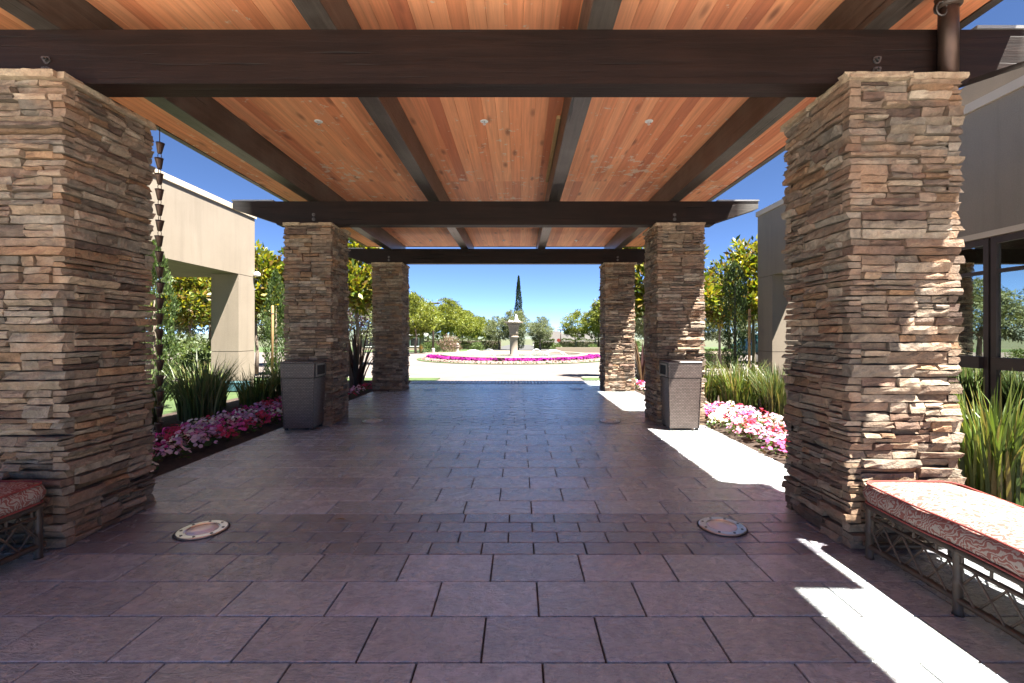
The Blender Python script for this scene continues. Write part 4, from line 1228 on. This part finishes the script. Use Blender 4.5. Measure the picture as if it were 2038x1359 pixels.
for (dx, hh, r0) in ((0.17, 0.55, 0.13), (-0.28, 0.16, 0.10), (-0.12, 0.12, 0.11), (0.36, 0.12, 0.10)):
    MB().lathe([(r0, 2.5), (r0 * 1.05, 2.55 + hh * 0.25), (r0 * 0.7, 2.55 + hh * 0.65), (r0 * 0.25, 2.55 + hh)], 12, (dx, 0.0, 0), wob=lambda j, t: 1 + 0.15 * math.sin(3 * t + j)).build('water_jet', M['spray'], ft, True)
for k in range(10):
    t0 = 2 * math.pi * k / 10 + 0.35
    pts = []
    for q in range(10):
        s = q / 9; rad = 3.9 - 1.7 * s
        pts.append((rad * math.cos(t0), rad * math.sin(t0), 0.2 + 1.5 * s * (1 - s)))
    MB().tube(pts, 0.018, 5).build('water_jet', M['spray'], ft, True)
# petunia ring round the basin
rsx = random.Random(5); sp = []
for k in range(330):
    t = math.pi + math.pi * k / 330
    for rr_, pal_i in ((5.45, 0), (5.80, 0), (6.15, 1)):
        x = FXC + (rr_ + rsx.uniform(-.12, .12)) * math.cos(t); y = FYC + (rr_ + rsx.uniform(-.12, .12)) * math.sin(t)
        ci = 2 if (pal_i == 1 or rsx.random() < 0.25) else (0 if math.sin(t * 17) + rsx.uniform(-.6, .6) > -0.3 else 1)
        if rsx.random() < (0.85 if math.sin(t * 23) + math.sin(t * 9 + 2) > -0.6 or pal_i else 0.2): sp.append((x, y, gz(y) + (-0.09 if ci == 2 else 0.07), ci))
flowers('flowers', sp, 'magenta and white petunias ringing the fountain basin', 210, [(0.17, 0.004, 0.13), (0.22, 0.010, 0.16), (0.28, 0.21, 0.19)], 0.17, 0.20, 16, 8, 0.055)
rgb_ = MB(); 
vs_, fs_ = [], []
for k in range(97):
    t = 2 * math.pi * k / 96
    for rr_ in (5.0, 6.7):
        x, y = FXC + rr_ * math.cos(t), FYC + rr_ * math.sin(t); vs_.append((x, y, gz(y) + 0.012))
for k in range(96): fs_.append((2 * k, 2 * k + 1, 2 * k + 3, 2 * k + 2))
tag(rgb_.add(vs_, fs_).build('lawn', M['lawn']), 'grassy ring under the fountain flowers', None, None, 'structure')
# lawn corners with kerbs at the end of the beds
for (x0, x1) in ((-8.5, -2.45), (1.95, 8.5)):
    tag(sheet('lawn', x0, x1, [13.43, 13.9, 14.2], 0.005, M['lawn']), 'strip of lawn at the edge of the forecourt', None, None, 'structure')
    tag(MB().box(x0, x1, 14.2, 14.34, -0.06, 0.03).build('kerb', M['kerb']), 'pale kerb along the forecourt lawn', None, None, 'structure')

# far side of the forecourt
tag(sheet('lawn', -60, 60, [44, 60, 110], -0.03, M['lawn'], 2), 'lawn beyond the forecourt', None, None, 'structure')
tag(sheet('road', -4.6, 4.4, [44, 60, 110, 200], 0.0, M['asphalt']), 'road leading away beyond the fountain', None, None, 'structure')
MBk = MB()
tag(MB().box(3.5, 8.8, 43.2, 43.5, gz(43) - 0.1, gz(43) + 0.48).build('garden_wall', M['house_wall']), 'low tan wall behind the fountain on its right', 'wall', None, 'thing')
rowL = [(-9.3, 41, 1.0, 'tallest yellow green tree right beside the farthest shaded pillar'), (-10.4, 48, 1.02, 'second yellow green tree of the row left of the fountain'), (-8.6, 52, 0.93, 'third yellow green tree of the row left of the fountain'),
        (-9.2, 61, 1.0, 'fourth yellow green tree of the row left of the fountain'), (-8.6, 69, 0.95, 'fifth yellow green tree of the row left of the fountain'), (-8.8, 79, 1.02, 'sixth yellow green tree of the row left of the fountain'),
        (-8.2, 90, 1.0, 'seventh yellow green tree of the row left of the fountain'), (-7.6, 103, 1.0, 'last small yellow green tree of the row left of the fountain'), (-12.6, 44, 1.0, 'yellow green tree half hidden behind the farthest shaded pillar')]
for i, (x, y, s, lab) in enumerate(rowL):
    tree('street_tree', (x, y, gz(y)), *street[i % 3], lab, group='row of trees left of the fountain', sc=s * (1.12 if y < 50 else 1.3), rz=i * 1.3)
rowR = [(10.0, 50, 1.0, 'yellow green tree beside the farthest sunlit pillar'), (10.4, 62, 1.05, 'second tree right of the fountain, behind the lamp'), (9.2, 74, 1.06, 'tree right of the grey roofed house'), (11.6, 56, 1.1, 'taller tree behind the farthest sunlit pillar'), (13.2, 47, 0.95, 'yellow green tree showing between the sunlit pillars')]
for i, (x, y, s, lab) in enumerate(rowR):
    tree('street_tree', (x, y, gz(y)), *street[(i + 1) % 3], lab, group='row of trees right of the fountain', sc=s * 1.2, rz=i * 1.1 + 0.5)
for (x, y, s, k, lab) in ((-0.6, 57, 0.93, 0, 'large grey green olive directly behind the fountain'), (-2.7, 62, 0.82, 1, 'olive behind the fountain on its left'), (2.6, 56, 0.75, 1, 'olive behind the fountain on its right'), (-15, 75, 1.3, 0, 'dark olive rising above the left row of trees')):
    tree('olive_tree', (x, y, gz(y)), *olive[k], lab, group='olives behind the fountain', sc=s * 1.1, rz=x * 2)
itc = cypress_mesh('crown', 9.6, 0.80, 9000, 0.16, CYP, 360, 0.95)
tree('italian_cypress', (-0.05, 60, gz(60)), itc, stick('trunk', 5, 0.1, bark), 'tall thin dark cypress behind the fountain')
# low bushes under the far rows
bsh = crown_mesh('leaves', [(0, 0, 0.5, 1.3, 0.8, 0.6)], 50, 40, 0.12, 0.5, [(0.07, 0.11, 0.03), (0.11, 0.15, 0.04), (0.05, 0.08, 0.025)], M['leaf'], 0.3, 0.4, 370)
pk = crown_mesh('leaves', [(0, 0, 0.7, 1.2, 0.9, 0.9)], 60, 40, 0.12, 0.5, [(0.24, 0.13, 0.13), (0.27, 0.19, 0.16), (0.08, 0.10, 0.03)], M['leaf'], 0.3, 0.4, 371)
for (x, y, s, mm_, lab) in ((-6.9, 45.5, 1.0, pk, 'pink flowering bush left of the fountain'), (-8.9, 46, 0.9, bsh, 'dark low bush next to the pink flowering bush'), (-4.8, 52, 0.9, bsh, 'low bush just left of the fountain bowl, behind'), (4.4, 53, 0.8, bsh, 'low bush behind the low tan wall'),
                            (9.3, 46, 0.9, bsh, 'low round bush right of the low tan wall'), (7.6, 47, 0.7, bsh, 'low bush at the end of the low tan wall'), (-11.2, 40, 0.8, bsh, 'low dark bush near the farthest shaded pillar'), (11.3, 45, 1.0, bsh, 'dark bush by the farthest sunlit pillar')):
    o = link(bpy.data.objects.new('bush', mm_)); o.location = (x, y, gz(y) - 0.05); o.scale = (s,) * 3; o.rotation_euler.z = x
    tag(o, lab, 'bush', 'bushes beyond the forecourt', 'thing')
def far_hedge(x0, x1, y, h, d, lab, n, seed):
    r = empty('long_hedge', ((x0 + x1) / 2, y, gz(y)), lab, 'hedge', 'hedges beyond the forecourt')
    rs = np.random.default_rng(seed); L = (x1 - x0) / 2
    P = rs.uniform(-1, 1, (n, 3)); top = rs.random(n) < 0.4
    P[top, 2] = rs.uniform(0.85, 1.05, top.sum()); P[~top, 1] = -rs.uniform(0.8, 1.0, (~top).sum())
    D = P * np.array([0.1, 1, 0.6]) + rs.normal(size=(n, 3)) * 0.5
    P = P * np.array([L, d / 2, h / 2]) + np.array([0, 0, h / 2]); P[:, 2] += 0.12 * np.sin(P[:, 0] * 2.1) + 0.07 * np.sin(P[:, 0] * 5.3)
    V, F, C = leaf_arrays(P, D, 0.17, 0.5, palette(n, [(0.05, 0.075, 0.02), (0.075, 0.10, 0.028), (0.035, 0.055, 0.016)], rs, 0.3), rs=rs)
    link(bpy.data.objects.new('leaves', quads_mesh('leaves', V, F, C, M['leaf'])), r)
    MB().box(-L, L, -d * 0.35, d * 0.35, 0, h * 0.8).build('branches', M['bark'], r)
far_hedge(-20, -2.6, 66, 1.5, 1.2, 'long dark hedge under the row of trees left of the fountain', 9000, 380)
far_hedge(2.2, 5.2, 67, 1.3, 1.2, 'short dark hedge between olive and red road sign', 2500, 381)
far_hedge(7.0, 20, 80, 1.5, 1.2, 'long dark hedge behind the trees right of the fountain', 6000, 382)
# street lamps
def street_lamp(x, y, h, lab):
    r = empty('street_lamp', (x, y, gz(y)), lab, 'street lamp', 'shoebox street lamps')
    MB().tube([(0, 0, 0), (0, 0, h * 0.5), (0, 0, h)], [0.10, 0.09, 0.075], 10).build('pole', M['bronze_frame'], r, True)
    MB().lathe([(0.16, 0), (0.16, 0.35), (0.12, 0.4)], 12).build('base', M['kerb'], r)
    MB().cbox(-0.55, 0.55, -0.18, 0.18, h, h + 0.16, 0.03).build('head', M['bronze_frame'], r)
street_lamp(-8.2, 43.5, 4.6, 'dark street lamp standing among the trees left of the fountain')
street_lamp(6.6, 72, 2.9, 'short dark street lamp beside the grey roofed house')
street_lamp(8.75, 50, 5.0, 'dark street lamp at the edge of the farthest sunlit pillar')
# hydrant, white post, stop sign
hy = empty('fire_hydrant', (-9.05, 42, gz(42)), 'yellow fire hydrant left of the fountain', 'hydrant')
MB().lathe([(0.17, 0), (0.17, 0.05), (0.12, 0.07), (0.12, 0.55), (0.16, 0.57), (0.16, 0.62), (0.13, 0.70), (0.05, 0.78)], 14).build('body', M['yellow_paint'], hy, True)
MB().tube([(-0.22, 0, 0.45), (0.22, 0, 0.45)], 0.06, 10).build('nozzle', M['yellow_paint'], hy)
bo = empty('bollard', (-5.75, 42.6, gz(42.6)), 'pale stone bollard just left of the fountain basin', 'bollard')
MB().lathe([(0.22, 0), (0.22, 0.12), (0.14, 0.16), (0.13, 0.5), (0.18, 0.55), (0.18, 0.62)], 14).build('post', M['fountain_stone'], bo, True)
MB().lathe([(0.03, 0.62), (0.14, 0.68), (0.16, 0.76), (0.11, 0.86), (0.02, 0.92)], 14).build('ball', M['fountain_stone'], bo, True)
ss = empty('stop_sign', (5.75, 66, gz(66)), 'small red octagonal road sign by the short street lamp', 'sign')
MB().tube([(0, 0.03, 0), (0, 0.03, 1.55)], 0.03, 8).build('post', M['iron'], ss)
MB().prism([(0.27 * math.cos(R(22.5 + 45 * k)), 1.3 + 0.27 * math.sin(R(22.5 + 45 * k))) for k in range(8)], -0.01, 0.01).build('panel', M['red_paint'], ss)
# houses
def house(loc, w, d, h, rh, rz, lab):
    r = empty('house', loc, lab, 'house', 'far houses', rz=rz)
    MB().box(-w / 2, w / 2, -d / 2, d / 2, -2, h).build('wall', M['house_wall'], r)
    e = 0.5
    rf = MB().add([(-w / 2 - e, -d / 2 - e, h), (w / 2 + e, -d / 2 - e, h), (w / 2 + e, d / 2 + e, h), (-w / 2 - e, d / 2 + e, h), (-w / 2 + d * 0.4, 0, h + rh), (w / 2 - d * 0.4, 0, h + rh)],
             [(0, 1, 5, 4), (1, 2, 5), (2, 3, 4, 5), (3, 0, 4), (0, 3, 2, 1)]).build('roof', M['roof_shingle'], r)
    MB().box(-w / 2 - e - 0.03, w / 2 + e + 0.03, -d / 2 - e - 0.06, -d / 2 - e - 0.005, h - 0.22, h + 0.02).build('gutter', M['white_paint'], r)
    for x in np.linspace(-w * 0.35, w * 0.35, 4):
        wn_ = MB().box(x - 0.6, x + 0.6, -d / 2 - 0.06, -d / 2 - 0.003, h - 1.7, h - 0.5).build('window', M['white_paint'], r)
        MB().box(x - 0.5, x + 0.5, -d / 2 - 0.075, -d / 2 - 0.062, h - 1.6, h - 0.6).build('pane', M['car_glass'], wn_)
    return r
house((8.6, 112, -1.9), 9.5, 9, 0.75, 3.2, 0.0, 'grey roofed house beyond the fountain, right of the olive')
house((17.5, 135, -2.2), 11, 9, 1.4, 3.6, 0.3, 'brown house roof behind the short street lamp')
house((-17, 62, -0.8), 8, 7, 2.2, 1.6, 0.2, 'house hidden among the trees left of the fountain')
# parked car by the hedge
cr = empty('parked_car', (14.4, 27.2, gz(27)), 'teal parked car partly hidden by the tan building', 'car', rz=R(90))
def car_body():
    prof = [(-2.25, 0.45), (-2.3, 0.75), (-2.1, 1.02), (-1.7, 1.08), (-1.2, 1.55), (-0.6, 1.66), (0.5, 1.66), (1.0, 1.5), (1.45, 1.12), (2.0, 1.02), (2.25, 0.85), (2.28, 0.45)]
    mb = MB(); vs_, fs = [], []
    ws = [-0.88, -0.82, -0.6, 0.6, 0.82, 0.88]
    n = len(prof)
    for k, w in enumerate(ws):
        for (x, z) in prof:
            sh = 0.78 if (z > 1.2) else 1.0
            top = -0.05 if (k in (0, 5) and z > 1.2) else 0
            vs_.append((x * (0.985 if k in (0, 5) else 1), w * sh, z + top))
    for k in range(5):
        for i in range(n): fs.append((k * n + i, k * n + (i + 1) % n, (k + 1) * n + (i + 1) % n, (k + 1) * n + i))
    fs.append(tuple(range(n))); fs.append(tuple(5 * n + i for i in range(n))[::-1])
    return mb.add(vs_, fs)
recalc(car_body().build('body', M['car_paint'], cr, True))
for sy in (-1, 1):
    for (xa_, xb_) in ((-1.15, -0.1), (0.0, 0.95)):
        MB().add([(xa_, sy * 0.80, 1.12), (xb_, sy * 0.80, 1.12), (xb_ * 0.75 + (0.0 if xb_ < 0 else -0.05), sy * 0.715, 1.52), (xa_ * 0.8, sy * 0.715, 1.52)], [(0, 1, 2, 3)]).build('window', M['car_glass'], cr)
    for x in (-1.4, 1.4):
        wh = MB().tube([(x, sy * 0.72, 0.34), (x, sy * 0.92, 0.34)], 0.34, 20).build('wheel', M['rubber'], cr)
        MB().tube([(x, sy * 0.915, 0.34), (x, sy * 0.93, 0.34)], 0.21, 16).build('rim', M['steel'], wh)
    MB().box(-2.32, -2.27, sy * 0.66 - 0.14, sy * 0.66 + 0.14, 0.72, 0.86).build('headlight', M['white_paint'], cr)
# teal box by the portal
tb = MB().cbox(-0.26, 0.26, -0.18, 0.18, 0, 0.20, 0.02).build('utility_box', M['teal_paint'])
tag(tb, 'low teal utility box at the foot of the cream portal', 'box', None, 'thing').location = (-7.0, 11.25, -0.03)
MB().cbox(-0.27, 0.27, -0.19, 0.19, 0.202, 0.225, 0.008).build('lid', M['teal_paint'], tb)

# distant hills
rsx = random.Random(9); mb = MB(); vs_, fs_ = [], []
N = 80
for i in range(N + 1):
    x = -2600 + 5200 * i / N
    h = 10 + 14 * math.sin(i * 0.31) + 9 * math.sin(i * 0.83 + 1) + rsx.uniform(-3, 3)
    vs_ += [(x, 1750, -25), (x, 1900, max(2, h)), (x, 2500, -25)]
for i in range(N):
    a = 3 * i
    fs_ += [(a, a + 3, a + 4, a + 1), (a + 1, a + 4, a + 5, a + 2)]
tag(mb.add(vs_, fs_).build('hills', M['hill'], None, True), 'low distant hills along the horizon', None, None, 'structure')
